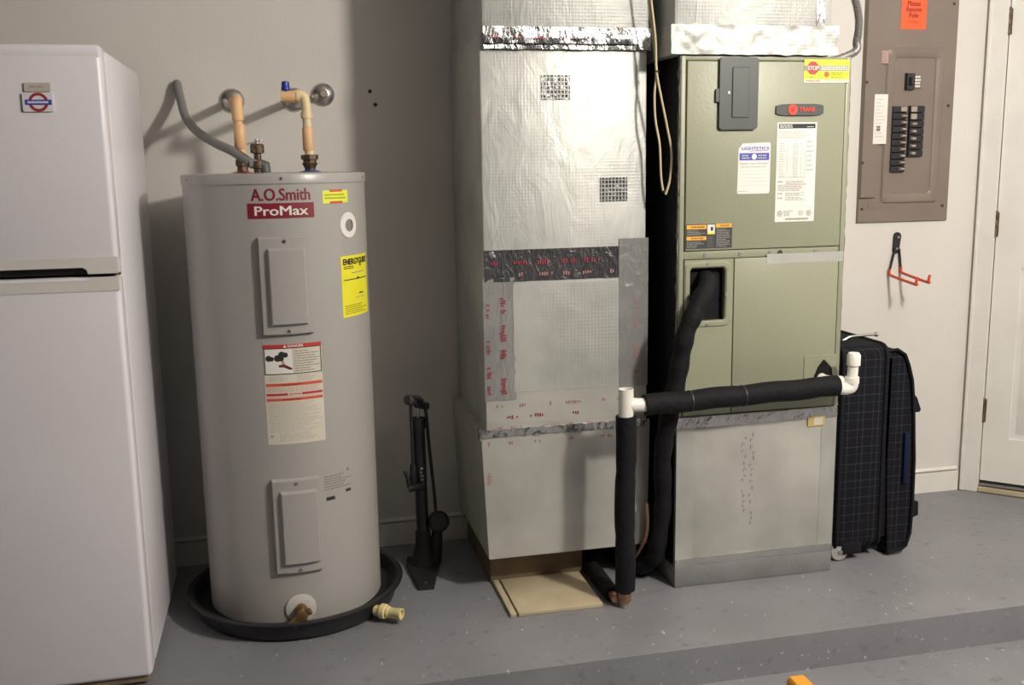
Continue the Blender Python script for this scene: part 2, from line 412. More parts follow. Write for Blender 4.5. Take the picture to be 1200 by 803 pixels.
fz = door_slab(SP+.03, FRT, True).build('freezer_door', fr)
b = MB(); box(b, (FRL+.001, FRY-.001, FRT-.03), (FRX-.001, FRY+.05, FRT+.001), white_en, .008); b.build('door_cap', fz)
b = MB(); prism(b, FY(FRY), [(HR+.012, SP+.006), (FRX-.001, SP+.006), (FRX-.001, SP+.044), (FRL+.001, SP+.044), (FRL+.001, SP+.021), (HR, SP+.021), (HR+.009, SP+.016)], -.064, .0015, cream_pl); b.build('handle_rail', fz)
b = MB(); prism(b, FY(FRY), rrect(FRL+.02, SP+.004, HR+.008, SP+.03, .006), -.06, -.02, dark_pl); b.build('handle_recess', fz)  # dark strip set in the grip gap, the gap's shade put into its colour
fd = door_slab(.026, SP-.002, False).build('fresh_food_door', fr)
b = MB(); prism(b, FY(FRY), [(FRL+.001, SP-.034), (FRX-.001, SP-.034), (FRX-.001, SP-.002), (HR+.02, SP-.002), (HR+.005, SP-.008), (FRL+.001, SP-.008)], -.06, .0015, cream_pl); b.build('door_rail', fd)
b = MB(); box(b, (FRL+.01, FRY+.012, .008), (FRX-.01, FRY+.06, .03), wood_m, .003); b.build('kick_plate', fr)  # brownish shadow below the doors is put into the plate colour
# magnets on the freezer door
F = FY(FRY-.0005)
p0 = PY(28, 131, FRY); p1 = PY(62, 109, FRY)
b = MB(); prism(b, F, rrect(p0.x, p0.z, p1.x, p1.z, .003), 0, .004, mat('magnet_card', (.72, .70, .72), .4))
cx, cz = (p0.x+p1.x)/2+.001, (p0.z+p1.z)/2
ro, ri = .0205, .0145
vs = []; fs = []
for k in range(28):
    a = 2*PI*k/28; vs += [F(cx+ro*math.cos(a), cz+ro*math.sin(a), .0045), F(cx+ri*math.cos(a), cz+ri*math.sin(a), .0045)]
fs = [[2*k, 2*((k+1) % 28), 2*((k+1) % 28)+1, 2*k+1] for k in range(28)]
b.add(vs, fs, mat('roundel_red', (.33, .03, .035), .45)); plate(b, F, cx-.027, cz-.0055, cx+.027, cz+.0055, .004, .005, blue_m)
rules(b, F, cx-.022, cz-.0025, cx+.023, cz+.0025, 1, mat('magnet_card', 0), .0053, .9, .05, .0035)
b.build('refrigerator_magnet', None, 'square white magnet with red ring and blue bar on freezer door', 'magnet', origin=(cx, FRY, p0.z))
p0 = PY(29, 108, FRY); p1 = PY(59, 97, FRY)
b = MB(); prism(b, F, rrect(p0.x, p0.z+.001, p1.x, p1.z, .002), 0, .003, mat('beige_card', (.50, .46, .40), .6)); rules(b, F, p0.x+.01, p0.z+.009, p1.x-.012, p0.z+.014, 1, mat('beige_ink', (.36, .33, .27), .6), .0036, .7)
b.build('paper_tag', None, 'small faded beige tag stuck just above the ring magnet', 'tag', origin=(p0.x, FRY, p0.z))

# ================================================================== water heater
HX, HY, HR_, HB, HT = -.008, 2.88, .245, .028, 1.247
FH = FC(HX, HY, HR_)
def PC(x, y):
    d = ray(x, y); a = d.x**2+d.y**2; bq = -2*(d.x*HX+d.y*HY); c = HX**2+HY**2-HR_**2
    t = (-bq-math.sqrt(max(0, bq*bq-4*a*c)))/(2*a); p = O3+d*t
    return math.atan2(p.x-HX, HY-p.y)*HR_, p.z
def PCB(l, t, r, bt):
    a = PC(l, (t+bt)/2)[0]; c = PC(r, (t+bt)/2)[0]; xm = (l+r)/2
    return a, PC(xm, bt)[1], c, PC(xm, t)[1]
wh = thing('water_heater', 'tall grey electric water heater with red and yellow labels standing in a black pan', 'water heater', (HX, HY, HB))
b = MB(); lathe(b, [(.225, HB), (HR_, HB+.004), (HR_, HT-.02)], (HX, HY, 0), (0, 0, 1), heater_m, 96); b.build('tank_jacket', wh)
b = MB(); lathe(b, [(HR_+.0025, HT-.026), (HR_+.0025, HT-.006), (HR_, HT-.001), (HR_-.012, HT+.0005), (.1, HT+.002), (.01, HT+.002)], (HX, HY, 0), (0, 0, 1), heater_m, 96); b.build('top_lid', wh)
for px in (219, 329, 424):
    u, v = PC(px, 207); screw('screw', FH, u, HT-.013, .0025, .0035, wh)
# element access covers
for (l, t, r, bt), (il, it, ir, ib) in (((305, 277, 365, 393), (316, 290, 356, 381)), ((321, 560, 377, 671), (331, 573, 371, 659))):
    u0, v0, u1, v1 = PCB(l, t, r, bt)
    b = MB(); plate(b, FH, u0, v0, u1, v1, -.001, .014, heater_m, .005, 12); c = b.build('access_cover', wh, sharp=25)
    a0, c0, a1, c1 = PCB(il, it, ir, ib)
    a1 += .004
    b = MB(); plate(b, FH, a0, c0, a1, c1, .013, .026, heater_m, .006, 10); b.build('raised_panel', c, sharp=25)
    screw('screw', FH, (u0+u1)/2, v1-.012, .014, .0045, c); screw('screw', FH, (u0+u1)/2, v0+.012, .014, .0045, c)
# lettering
u0, v0, u1, v1 = PCB(294, 221, 363, 235)
b = MB(); text(b, FH, 'A.O.Smith', u0, v0, u1, v1, .0007, maroon, .02); b.build('brand_lettering', wh, 'maroon A.O.Smith lettering')
u0, v0, u1, v1 = PCB(290, 238, 368, 256)
b = MB(); plate(b, FH, u0, v0, u1, v1, 0, .0006, maroon, 0, 14); w_, h_ = u1-u0, v1-v0
text(b, FH, 'ProMax', u0+.11*w_, v0+.2*h_, u1-.1*w_, v1-.2*h_, .0012, paper, .016); b.build('name_plate', wh, 'dark red ProMax plate with white letters')
u0, v0, u1, v1 = PCB(378, 223, 407, 238)
b = MB(); u_ = u0; plate(b, FH, u0, v0, u1, v1, 0, .0006, ngreen, .0, 8)
plate(b, FH, u0+.25*(u1-u0), v0-.001, u0+.75*(u1-u0), v0+.005, 0, .0009, redo_m, 0, 4); plate(b, FH, u0+.25*(u1-u0), v1-.004, u0+.75*(u1-u0), v1+.002, 0, .0009, redo_m, 0, 4)
rules(b, FH, u0+.006, v0+.009, u1-.006, v1-.007, 2, mat('neon_ink', (.40, .42, .03), .6), .0011, .5, .2, .008); b.build('sticker', wh, 'neon yellow sticker with red edges')
# port ring
u, v = PC(408, 264)
b = MB(); vs = []; ro, ri = .035, .0165
for k in range(28):
    a = 2*PI*k/28; vs += [FH(u+ro*math.cos(a), v+ro*math.sin(a), .0008), FH(u+ro*.92*math.cos(a), v+ro*.92*math.sin(a), .004), FH(u+ri*math.cos(a), v+ri*math.sin(a), .004)]
b.add(vs, [[3*k+j, 3*((k+1) % 28)+j, 3*((k+1) % 28)+j+1, 3*k+j+1] for k in range(28) for j in (0, 1)], paper)
prism(b, FH, circ(u, v, ri+.0005, 24), 0, .0015, hose_m); b.build('port_ring', wh, 'white ring around a grey capped port')
# energy label
u0, v0 = PC(402, 372.5); u1, v1 = PC(428, 294); v0 -= .001; v1 -= .004; u0 = PC(400.5, 335)[0]; u1 = PC(429.5, 332)[0]
w_, h_ = u1-u0, v1-v0
b = MB(); plate(b, FH, u0, v0, u1, v1, 0, .0006, yel, 0, 12)
text(b, FH, 'ENERGYGUIDE', u0+.06*w_, v1-.145*h_, u1-.05*w_, v1-.05*h_, .0012, ink, .05)
plate(b, FH, u0+.06*w_, v1-.4*h_, u1-.06*w_, v1-.385*h_, 0, .0010, ink, 0, 8)
prism(b, FH, [(u0+.45*w_, v1-.385*h_), (u0+.52*w_, v1-.36*h_), (u0+.59*w_, v1-.385*h_)], .0006, .001, ink)
prism(b, FH, circ(u0+.63*w_, v1-.17*h_, .004, 8), .0006, .001, ink)
rules(b, FH, u0+.07*w_, v1-.22*h_, u0+.4*w_, v1-.165*h_, 2, ink, .001, .5, .2, .01)
rules(b, FH, u0+.3*w_, v1-.3*h_, u1-.2*w_, v1-.27*h_, 1, inkg, .001, .6, .1, .01)
rules(b, FH, u0+.55*w_, v1-.65*h_, u1-.25*w_, v1-.62*h_, 1, ink, .001, .8, .1, .01)
rules(b, FH, u0+.4*w_, v1-.71*h_, u1-.2*w_, v1-.69*h_, 1, inkg, .001, .6, .1, .01)
rules(b, FH, u0+.07*w_, v0+.04*h_, u1-.1*w_, v0+.2*h_, 5, mat('yellow_ink', (.30, .28, .02), .6), .001, .45, .35, .012)
b.build('energy_label', wh, 'yellow EnergyGuide label')
# warning label
u0, v0, u1, v1 = PCB(311, 403, 379, 520); w_, h_ = u1-u0, v1-v0
def U(t): return u0+t*w_
def V(t): return v1-t*h_
b = MB(); plate(b, FH, u0, v0, u1, v1, 0, .0006, paper_warm, 0, 14)
def bar(a, t0, c, t1, mt, n=.001): plate(b, FH, U(a), V(t1), U(c), V(t0), n-.0004, n, mt, 0, 10)
bar(0, 0, 1, .035, red_m); text(b, FH, 'DANGER', U(.42), V(.031), U(.68), V(.006), .0013, paper, .02)
prism(b, FH, [(U(.34), V(.031)), (U(.40), V(.031)), (U(.37), V(.005))], .001, .0013, paper)
for a, t0, c, t1 in ((.01, .035, .99, .043), (.01, .29, .99, .298), (.01, .035, .025, .298), (.975, .035, .99, .298), (.495, .05, .502, .285)): bar(a, t0, c, t1, ink if c > .6 or a < .1 else inkg)
bar(.03, .046, .49, .288, paper, .0009)
for a, t, r in ((.09, .135, .008), (.14, .14, .006), (.31, .10, .0085), (.37, .105, .007), (.24, .135, .009), (.30, .14, .007)): prism(b, FH, circ(U(a), V(t), r, 12), .0009, .0013, ink)
prism(b, FH, [(U(.30), V(.16)), (U(.345), V(.165)), (U(.36), V(.205)), (U(.31), V(.2))], .0009, .0013, mat('sleeve_print', (.5, .3, .25), .6))
prism(b, FH, [(U(.25), V(.205)), (U(.34), V(.195)), (U(.47), V(.235)), (U(.48), V(.255)), (U(.42), V(.25)), (U(.33), V(.225)), (U(.26), V(.225))], .0009, .0014, mat('hand_print', (.10, .015, .015), .6))
rules(b, FH, U(.52), V(.28), U(.96), V(.06), 9, inkg, .0011, .42, .45, .010)
rules(b, FH, U(.08), V(.365), U(.42), V(.31), 3, inkl, .0011, .45, .4, .010); rules(b, FH, U(.55), V(.375), U(.92), V(.31), 4, inkl, .0011, .45, .4, .010)
bar(.02, .385, .985, .415, redo_m); bar(.02, .485, .985, .51, red_m); bar(.02, .535, .985, .563, redo_m)
bar(.38, .487, .62, .508, paper_warm, .0012); rules(b, FH, U(.4), V(.505), U(.6), V(.49), 1, red_m, .0014, .6, 0, .01)
rules(b, FH, U(.3), V(.408), U(.62), V(.394), 1, maroon, .0013, .5, 0, .012); rules(b, FH, U(.28), V(.556), U(.62), V(.542), 1, maroon, .0013, .5, 0, .012)
rules(b, FH, U(.03), V(.475), U(.98), V(.425), 4, mat('faint_red_ink', (.5, .33, .27), .6), .0011, .4, .25, .012); rules(b, FH, U(.03), V(.532), U(.98), V(.513), 1, inkl, .0011, .4, .1, .012)
rules(b, FH, U(.04), V(.88), U(.97), V(.575), 17, inkl, .0011, .42, .35, .014); rules(b, FH, U(.2), V(.97), U(.95), V(.885), 4, inkl, .0011, .5, .3, .016)
plate(b, FH, U(.05), V(.925), U(.1), V(.905), .0006, .001, inkg)
b.build('warning_label', wh, 'cream safety label with red bands and a burned hand picture')
# printed rating block
u0, v0, u1, v1 = PCB(380, 552, 412, 585)
b = MB(); ri_ = mat('rating_ink', (.20, .195, .18), .6)
rules(b, FH, u0, v0+.03, u1, v1-.006, 6, ri_, .0005, .4, .5, .012); plate(b, FH, u0+.004, v0+.002, u0+.03, v0+.012, .0001, .0005, ink); plate(b, FH, u1-.022, v0+.014, u1-.004, v0+.022, .0001, .0005, ink)
prism(b, FH, circ(u1-.012, v1-.002, .005, 8), .0001, .0005, ri_); b.build('rating_print', wh, kind='stuff')
# drain valve
u, v = PC(353, 713)
dv = MB(); lathe(dv, [(.041, -.002), (.041, .002), (.030, .006), (.016, .006)], FH(u, v, 0), Vector(FH(u, v, 1))-Vector(FH(u, v, 0)), mat('valve_flange', (.55, .53, .49), .5), 28); dvo = dv.build('drain_flange', wh)
ax = (Vector(FH(u, v, 1))-Vector(FH(u, v, 0))).normalized(); pc = Vector(FH(u, v, 0))
b = MB(); lathe(b, [(.017, .004), (.017, .022), (.012, .024), (.012, .04), (.015, .042), (.015, .058), (.010, .06)], pc, ax, brass_m, 16)
tube(b, [pc+ax*.045, pc+ax*.05+Vector((-.026, 0, -.022))], [.011, .0125], brass_m, 12); tube(b, [pc+ax*.045, pc+ax*.05+Vector((.022, 0, .012))], [.008, .010], brass_m, 12); b.build('drain_valve', wh, 'brass drain valve')
# nipples and relief valve
NH = PY(284, 190, HY); NC = PY(363, 188, HY)
for nm, p, mt in (('inlet_washer', NC, bluecap), ('outlet_washer', NH, mat('red_washer', (.55, .12, .08), .5))):
    b = MB(); lathe(b, [(.030, HT), (.030, HT+.003), (.013, HT+.007), (.013, HT+.016)], (p.x, p.y, 0), (0, 0, 1), mt, 24); b.build(nm, wh, 'blue washer' if p is NC else 'red washer')
RV = Vector((PY(302, 185, 2.80).x, 2.80, HT))
rv = MB(); lathe(rv, [(.012, 0), (.012, .012), (.018, .014), (.018, .032), (.010, .034), (.010, .052), (.0185, .054), (.0185, .074), (.014, .078)], RV, (0, 0, 1), bronze_m, 14)
tube(rv, [RV+Vector((.0, 0, .026)), RV+Vector((-.022, 0, .027))], .0135, hose_m, 14); tube(rv, [RV+Vector((.0, 0, .026)), RV+Vector((.018, -.004, .02)), RV+Vector((.02, -.004, -.002))], [.015, .015, .013], mat('relief_body', (.10, .105, .11), .5), 14)
rvo = rv.build('relief_valve', wh, 'dark brass relief valve')
b = MB(); pz = RV+Vector((0, 0, .082)); prism(b, lambda u, v, n: tuple(pz+Vector((u, v*.3, u*.28+n))), rrect(-.026, -.028, .014, .028, .008), 0, .004, zinc_m); tube(b, [RV+Vector((0, 0, .076)), RV+Vector((0, 0, .09))], .005, zinc_m, 8); b.build('lever', rvo)

# drain pan
PR = .285
pan = thing('drain_pan', 'round black drain pan with cream outlet under the water heater', 'drain pan', (HX, HY, 0))
b = MB(); lathe(b, [(.01, 0), (PR-.012, 0), (PR, .008), (PR+.012, .052), (PR+.024, .055), (PR+.026, .060), (PR+.020, .064), (PR+.008, .062), (PR-.008, .027), (PR-.02, .0275), (.01, .0275)], (HX, HY, 0), (0, 0, 1), mat('pan_plastic', (.014, .014, .017), .38), 80); b.build('pan_shell', pan)
q0 = PF(444, 716, .03); q1 = PF(476, 722, .028)
dr = Vector((q1.x-q0.x, q1.y-q0.y, 0)).normalized(); pp = Vector((HX, HY, .031)) + (Vector((q0.x, q0.y, .031))-Vector((HX, HY, .031))).normalized()*(PR-.01)
b = MB(); lathe(b, [(.015, 0), (.015, .018), (.021, .02), (.021, .034), (.0165, .036), (.0165, .045), (.0145, .047), (.0145, .070), (.016, .072), (.016, .084), (.012, .084), (.012, .075)], Vector((q0.x, q0.y, .031))-dr*.012, dr, mat('aged_pipe', (.72, .62, .30), .5), 18, True); b.build('outlet_fitting', pan, 'yellowed cream outlet fitting')

# ================================================================== water pipes on the wall
def rose(parent, c, r=.037):
    b = MB(); lathe(b, [(r, 0), (r*.98, .004), (r*.8, .010), (r*.5, .014), (.016, .015)], c, (0, -1, 0), steel_m, 32); b.build('escutcheon', parent, 'chrome wall flange')
R1 = PY(272, 118, W); R2 = PY(345, 117, W); R3 = PY(378.5, 111, W)
hp = thing('hot_water_pipe', 'tan pipe elbow running from the wall down to the red washer on heater', 'pipe', (NH.x, HY, HT))
rose(hp, R1); zt = PY(277, 117, HY).z; xt = PY(277, 117, HY).x
b = MB(); tube(b, [(R1.x, W, R1.z), (xt, HY+.03, zt)], .012, cpvc_m, 16); b.build('stub_pipe', hp)
b = MB(); tube(b, smooth_path([(xt, HY+.055, zt), (xt, HY+.02, zt), (xt, HY+.004, zt-.006), (xt, HY, zt-.022), (xt+.001, HY, zt-.055)], 4), .0158, cpvc2_m, 18); b.build('elbow', hp)
xb = NH.x
b = MB(); tube(b, [(xt, HY, zt-.05), (xb, HY, HT+.045)], .0122, cpvc2_m, 18); b.build('riser', hp)
zc = PY(281, 160, HY).z
b = MB(); lathe(b, [(.0136, -.033), (.0158, -.03), (.0158, .03), (.0136, .033)], (xt+(xb-xt)*.55, HY, zc), (0, 0, 1), cpvc2_m, 18); b.build('coupling', hp)
b = MB(); lathe(b, [(.0145, .004), (.0145, .02), (.018, .022), (.018, .036), (.0158, .038), (.0158, .05)], (xb, HY, HT), (0, 0, 1), bronze_m, 8); b.build('union', hp)
cp = thing('cold_water_pipe', 'cream pipe with bend and blue cap leading to the blue washer on heater', 'pipe', (NC.x, HY, HT))
rose(cp, R2)
A = PY(336, 113, HY); Bp = PY(357.5, 111, HY)
b = MB(); tube(b, [(R2.x, W, R2.z), (A.x+.006, HY+.02, A.z)], .012, cpvc_m, 16); b.build('stub_pipe', cp)
b = MB(); tube(b, smooth_path([(A.x+.004, HY+.06, A.z), (A.x+.002, HY+.02, A.z), (A.x, HY+.004, A.z), (A.x-.012, HY, A.z)], 3), .0158, cpvc2_m, 18); tube(b, [(A.x-.016, HY, A.z), (A.x+.026, HY, A.z)], [.0158, .0158], cpvc2_m, 18); b.build('tee', cp)
b = MB(); lathe(b, [(.009, 0), (.010, .016), (.0125, .018), (.0125, .022), (.0115, .024), (.0105, .038), (.008, .040)], (A.x-.002, HY, A.z), (0, 0, 1), bluecap, 10); b.build('valve_cap', cp, 'blue plastic cap')
b = MB(); tube(b, smooth_path([(A.x+.022, HY, A.z), (Bp.x-.022, HY, Bp.z), (Bp.x-.005, HY, Bp.z-.004), (Bp.x, HY, Bp.z-.022), (Bp.x+.0015, HY, Bp.z-.06)], 4), .0136, cpvc_m, 18); lathe(b, [(.0158, -.008), (.0158, .008)], (Bp.x+.001, HY, Bp.z-.056), (0, 0, 1), cpvc_m, 18); lathe(b, [(.0158, -.006), (.0158, .006)], (A.x+.028, HY, A.z), (1, 0, 0), cpvc_m, 18); b.build('elbow', cp)
xb = NC.x
b = MB(); tube(b, [(Bp.x+.001, HY, Bp.z-.055), (xb, HY, HT+.04)], .0122, cpvc_m, 18); b.build('riser', cp)
zc = PY(361.5, 161, HY).z
b = MB(); lathe(b, [(.0122, -.038), (.0150, -.034), (.0150, .024), (.0122, .028)], (xb-.002, HY, zc), (0, 0, 1), cpvc2_m, 18); b.build('coupling', cp)
b = MB(); lathe(b, [(.0145, .006), (.0145, .012), (.0158, .014), (.022, .026), (.018, .027), (.018, .034), (.0235, .036), (.0235, .048), (.015, .049)], (xb, HY, HT), (0, 0, 1), bronze_m, 8); b.build('union', cp)
st = thing('capped_stub', 'chrome wall flange with short capped pipe stub beside the cream pipe', 'pipe', (R3.x, W, R3.z))
rose(st, R3, .036); b = MB(); lathe(b, [(.013, .01), (.013, .045), (.010, .05)], R3, (0, -1, 0), mat('old_copper', (.38, .31, .25), .5, .6), 16); b.build('stub_cap', st)
# relief hose
HS = PY(208, 100, W-.008)
pts = [(HS.x, W-.003, HS.z), (HS.x, W-.016, HS.z+.001), PY(212, 118, W-.05), PY(218, 138, W-.12), PY(232, 155, W-.22), PY(253, 168, W-.33), PY(273, 177.5, W-.40), RV+Vector((-.018, 0, .027))]
b = MB(); tube(b, smooth_path(pts, 8), .0125, hose_m, 14); hz = b.build('relief_hose', None, 'grey flexible hose bending from the wall to the relief valve', 'hose', origin=HS)
for i, (px, py) in enumerate(((433.5, 107), (440, 122.5))):
    p = PY(px, py, W); b = MB(); lathe(b, [(.0065, 0), (.0065, .001), (.004, .006 if i == 0 else .010), (.001, .007 if i == 0 else .011)], p, (0, -1, 0), dark_pl, 10)
    b.build('wall_screw', None, 'upper dark screw in the wall beside the chrome flanges' if i == 0 else 'lower dark screw in the wall, below the other one', 'screw', origin=p)

# ================================================================== return plenum (left foil duct)
DY = 2.766; DXL = .552; DXR = 1.036; FDu = FY(DY)
def PB(l, t, r, bt, Y):
    a = PY(l, (t+bt)/2, Y).x; c = PY(r, (t+bt)/2, Y).x; xm = (l+r)/2
    return a, PY(xm, bt, Y).z, c, PY(xm, t, Y).z
ZS = PY(660, 41, DY).z; ZL = PY(650, 500, DY).z; ZB = PY(574, 656, DY-.02).z
rp = thing('return_duct', 'tall foil-covered return air duct with red printed tape and square patches', 'duct', ((DXL+DXR)/2, 3.0, ZB))
b = MB(); box(b, (DXL, DY, ZL-.01), (DXR, W-.004, ZS), foil, .006); b.build('main_box', rp)
b = MB(); box(b, (DXL+.006, DY-.008, ZS-.004), (DXR+.006, W-.004, CEIL), foil, .012); b.build('upper_box', rp)
# lower box: slightly wider on top
xl = PY(564, 512, DY-.02).x; xl2 = PY(573.5, 655, DY-.02).x
vs = [(xl, DY-.02, ZL), (DXR+.008, DY-.02, ZL), (DXR+.008, W-.004, ZL), (xl, W-.004, ZL), (xl2, DY-.02, ZB), (DXR+.002, DY-.02, ZB), (DXR+.002, W-.004, ZB), (xl2, W-.004, ZB)]
b = MB(); b.add(vs, [[0, 3, 2, 1], [4, 5, 6, 7], [0, 1, 5, 4], [1, 2, 6, 5], [2, 3, 7, 6], [3, 0, 4, 7]], foilb); lb = b.build('lower_box', rp)
# tape across the front
def strip(name, l, t, r, bt, mt, n, Y=DY, amp=.0012, parent=rp, sc=40):
    u0, v0, u1, v1 = PB(l, t, r, bt, Y); b = MB(); crumple(b, FY(Y), u0, v0, u1, v1, n, amp, max(4, int((u1-u0)/.012)), max(3, int((v1-v0)/.012)), mt, sc)
    return b.build(name, parent), (u0, v0, u1, v1)
s1, q = strip('foil_tape', 566, 32, 762, 58, tape_m, .001, DY-.008, .004)
b = MB(); n_ = FY(DY-.020)
crumple(b, FY(DY-.016), q[0]+.0, q[1]+.014, q[2]-.04, q[3]-.030, .004, .004, 40, 3, taped, 30); s1b = b.build('dark_tape', s1)
redt = mat('tape_print', (.30, .035, .055), .5); redf = mat('tape_print_faint', (.40, .20, .19), .5)
def print_marks(name, parent, F, u0, v0, u1, v1, n, mt, cnt, vertical=False):
    """broken red lettering on the tape, worn beyond reading"""
    b = MB(); L_ = (v1-v0) if vertical else (u1-u0); s = 0
    while s < L_:
        k = random.randint(2, 7); cw = .007
        for _ in range(k):
            if s+cw > L_: break
            if random.random() < .85:
                h0, h1 = (.05+.3*random.random()), (.65+.35*random.random())
                if vertical: plate(b, F, u0+(u1-u0)*h0, v0+s, u0+(u1-u0)*h1, v0+s+cw*.62, n, n+.0004, mt)
                else: plate(b, F, u0+s, v0+(v1-v0)*h0, u0+s+cw*.62, v0+(v1-v0)*h1, n, n+.0004, mt)
            s += cw
        s += random.uniform(.015, .05)/cnt
    if b.v: b.build(name, parent, kind='stuff')
print_marks('tape_lettering', s1b, FY(DY-.0285), q[0]+.02, q[1]+.022, q[0]+.30, q[1]+.036, 0, redt, 1)
o1, q = strip('foil_tape', 567, 291, 738, 328, taped, .0005)  # dark surroundings mirrored in this shiny tape are put into its base colour
print_marks('tape_lettering', o1, FDu, q[0]+.02, q[3]-.045, q[2]-.03, q[3]-.028, .0035, redt, .8)
print_marks('tape_lettering', o1, FDu, q[0]+.10, q[3]-.078, q[2]-.03, q[3]-.064, .0035, redf, .8)
o2, q = strip('foil_tape', 567, 326, 604, 470, tapeg, .0002, amp=.0014)
print_marks('tape_lettering', o2, FDu, q[0]+.045, q[1]+.02, q[0]+.066, q[3]-.05, .0035, redt, .8, True)
print_marks('tape_lettering', o2, FDu, q[0]+.006, q[1]+.02, q[0]+.02, q[3]-.05, .0035, redt, .8, True)
o3, q = strip('foil_tape', 725, 279, 759, 452, tapeg, .0012)
print_marks('tape_lettering', o3, FDu, q[0]+.045, q[1]+.03, q[0]+.062, q[3]-.12, .004, redf, .6, True)
o4, q = strip('foil_tape', 570, 452, 757, 503, foilb, .0004, amp=.0006)
print_marks('tape_lettering', o4, FDu, q[0]+.03, q[1]+.075, q[2]-.04, q[1]+.09, .002, redf, .7)
print_marks('tape_lettering', o4, FDu, q[0]+.06, q[1]+.042, q[2]-.14, q[1]+.056, .002, redt, .5)
print_marks('tape_lettering', o4, FDu, q[0]+.02, q[1]+.008, q[2]-.02, q[1]+.022, .002, redf, .8)
o5, q = strip('inset_panel', 602, 331, 726, 456, foil2, .0012, amp=.0008, sc=14)
# two bare scrim patches
for (l, t, r, bt) in ((634, 88, 668, 117), (703, 208, 735, 236)):
    u0, v0, u1, v1 = PB(l, t, r, bt, DY)
    b = MB(); plate(b, FDu, u0, v0, u1, v1, 0, .0012, taped)
    for k in range(8): x = u0+(u1-u0)*(k+.3)/8; plate(b, FDu, x, v0, x+.0022, v1, .001, .0022, foil2)
    for k in range(6): z = v0+(v1-v0)*(k+.3)/6; plate(b, FDu, u0, z, u1, z+.0018, .001, .0022, foil2)
    b.build('bare_patch', rp, 'dark square patch with thread grid')
# crimped foil over the joint of the two boxes
b = MB(); crumple(b, FY(DY-.02), xl-.002, ZL-.012, DXR+.006, ZL+.010, .0005, .004, 70, 3, tape_m, 60); crumple(b, FX(xl), DY-.02, ZL-.02, DY+.012, ZL+.012, -.004, .006, 6, 5, tape_m, 60); b.build('foil_seam', rp)
print_marks('tape_lettering', lb, FY(DY-.021), xl+.02, ZL-.04, DXR-.10, ZL-.026, .0004, redf, .6)
print_marks('tape_lettering', lb, FY(DY-.021), xl+.012, ZL-.16, xl+.03, ZL-.03, .0004, redf, .6, True)
# timber base under the duct and tan cover board on the floor
b = MB(); box(b, (.568, DY+.07, 0), (.86, W-.02, ZB-.001), wood_m, .004); b.build('duct_base', None, 'raw wooden base box under the foil return duct', 'base')
c0 = PF(599, 724); c1 = PF(707, 712)
b = MB(); box(b, (c0.x+.022, c0.y-.002, 0), (c1.x, DY+.065, .012), board_m, .002); b.build('floor_board', None, 'tan cover board lying on the floor in front of the duct', 'board')
b = MB(); box(b, (c0.x-.002, c0.y-.002, 0), (c0.x+.016, DY+.065, .012), board_m, .002); b.build('floor_strip', None, 'narrow tan wooden strip beside the tan cover board', 'strip')

# ================================================================== air handler
AY = 2.66; AL = 1.095; AR = 1.612; AT = 1.546; AM = .525; AB = .066; ABK = 3.17; FA = FY(AY)
def PA(l, t, r, bt): return PB(l, t, r, bt, AY)
b = MB(); box(b, (AL-.002, AY-.004, 0), (AR-.001, ABK, AB), conc_m, .004); b.build('pedestal', None, 'grey pedestal on the floor under the silver filter box', 'pedestal')
fb = thing('filter_box', 'silver return filter box with foil taped edges under the green air handler', 'filter box', ((AL+AR)/2, 2.9, AB))
b = MB(); box(b, (AL, AY, AB), (AR, ABK, AM), foilb, .003); b.build('box_body', fb)
b = MB(); plate(b, lambda u, v, n: (AL-n, u, v), AY+.012, AB+.004, ABK-.01, AM-.004, -.001, .004, blackfoam); b.build('side_insulation', fb)
for nm, (u0, v0, u1, v1) in (('foil_tape', (AL, AB, AL+.055, AM-.03)), ('foil_tape', (AR-.05, AB+.01, AR, AM-.03)), ('foil_tape', (AL, AM-.034, AR, AM-.002)), ('foil_tape', (AL, AB+.001, AR, AB+.022))):
    b = MB(); crumple(b, FA, u0, v0, u1, v1, .0003 if v1-v0 > .1 else .001, .0006 if v1-v0 > .1 else .0015, max(3, int((u1-u0)/.012)), max(3, int((v1-v0)/.02)), foil2 if v1-v0 > .1 else tape_m, 40); b.build(nm, fb)
u0, v0, u1, v1 = PA(946, 488, 966, 499)
b = MB(); plate(b, FA, u0, v0, u1, v1, .003, .004, mat('aged_yellow', (.55, .42, .16), .6)); plate(b, FA, u0+.02, v0+.004, u1-.008, v1-.004, .004, .0044, paper_warm); b.build('sticker', fb, 'small yellowed sticker')
b = MB(); mk = mat('marker_ink', (.26, .255, .235), .6)
for px, s, t, bt in ((872, '20-20-05', 512, 600), (881, '05-12-06', 500, 612)):
    u = PY(px, 560, AY).x; zt, zb = PY(px, t, AY).z, PY(px, bt, AY).z
    z = zt
    while z > zb:
        h = random.uniform(.006, .018); w_ = random.uniform(.003, .009)
        if random.random() < .8:
            x0 = u-.008+random.random()*.010; tube(b, [(x0, AY-.0004, z), (x0+random.uniform(-.006, .006), AY-.0004, z-h)], .0011, mk, 5)
            tube(b, [(x0-.004, AY-.0004, z-h*.6), (x0+.006, AY-.0004, z-h*.4)], .0010, mk, 5)
        z -= h+random.uniform(.002, .01)
b.build('marker_writing', fb, kind='stuff')

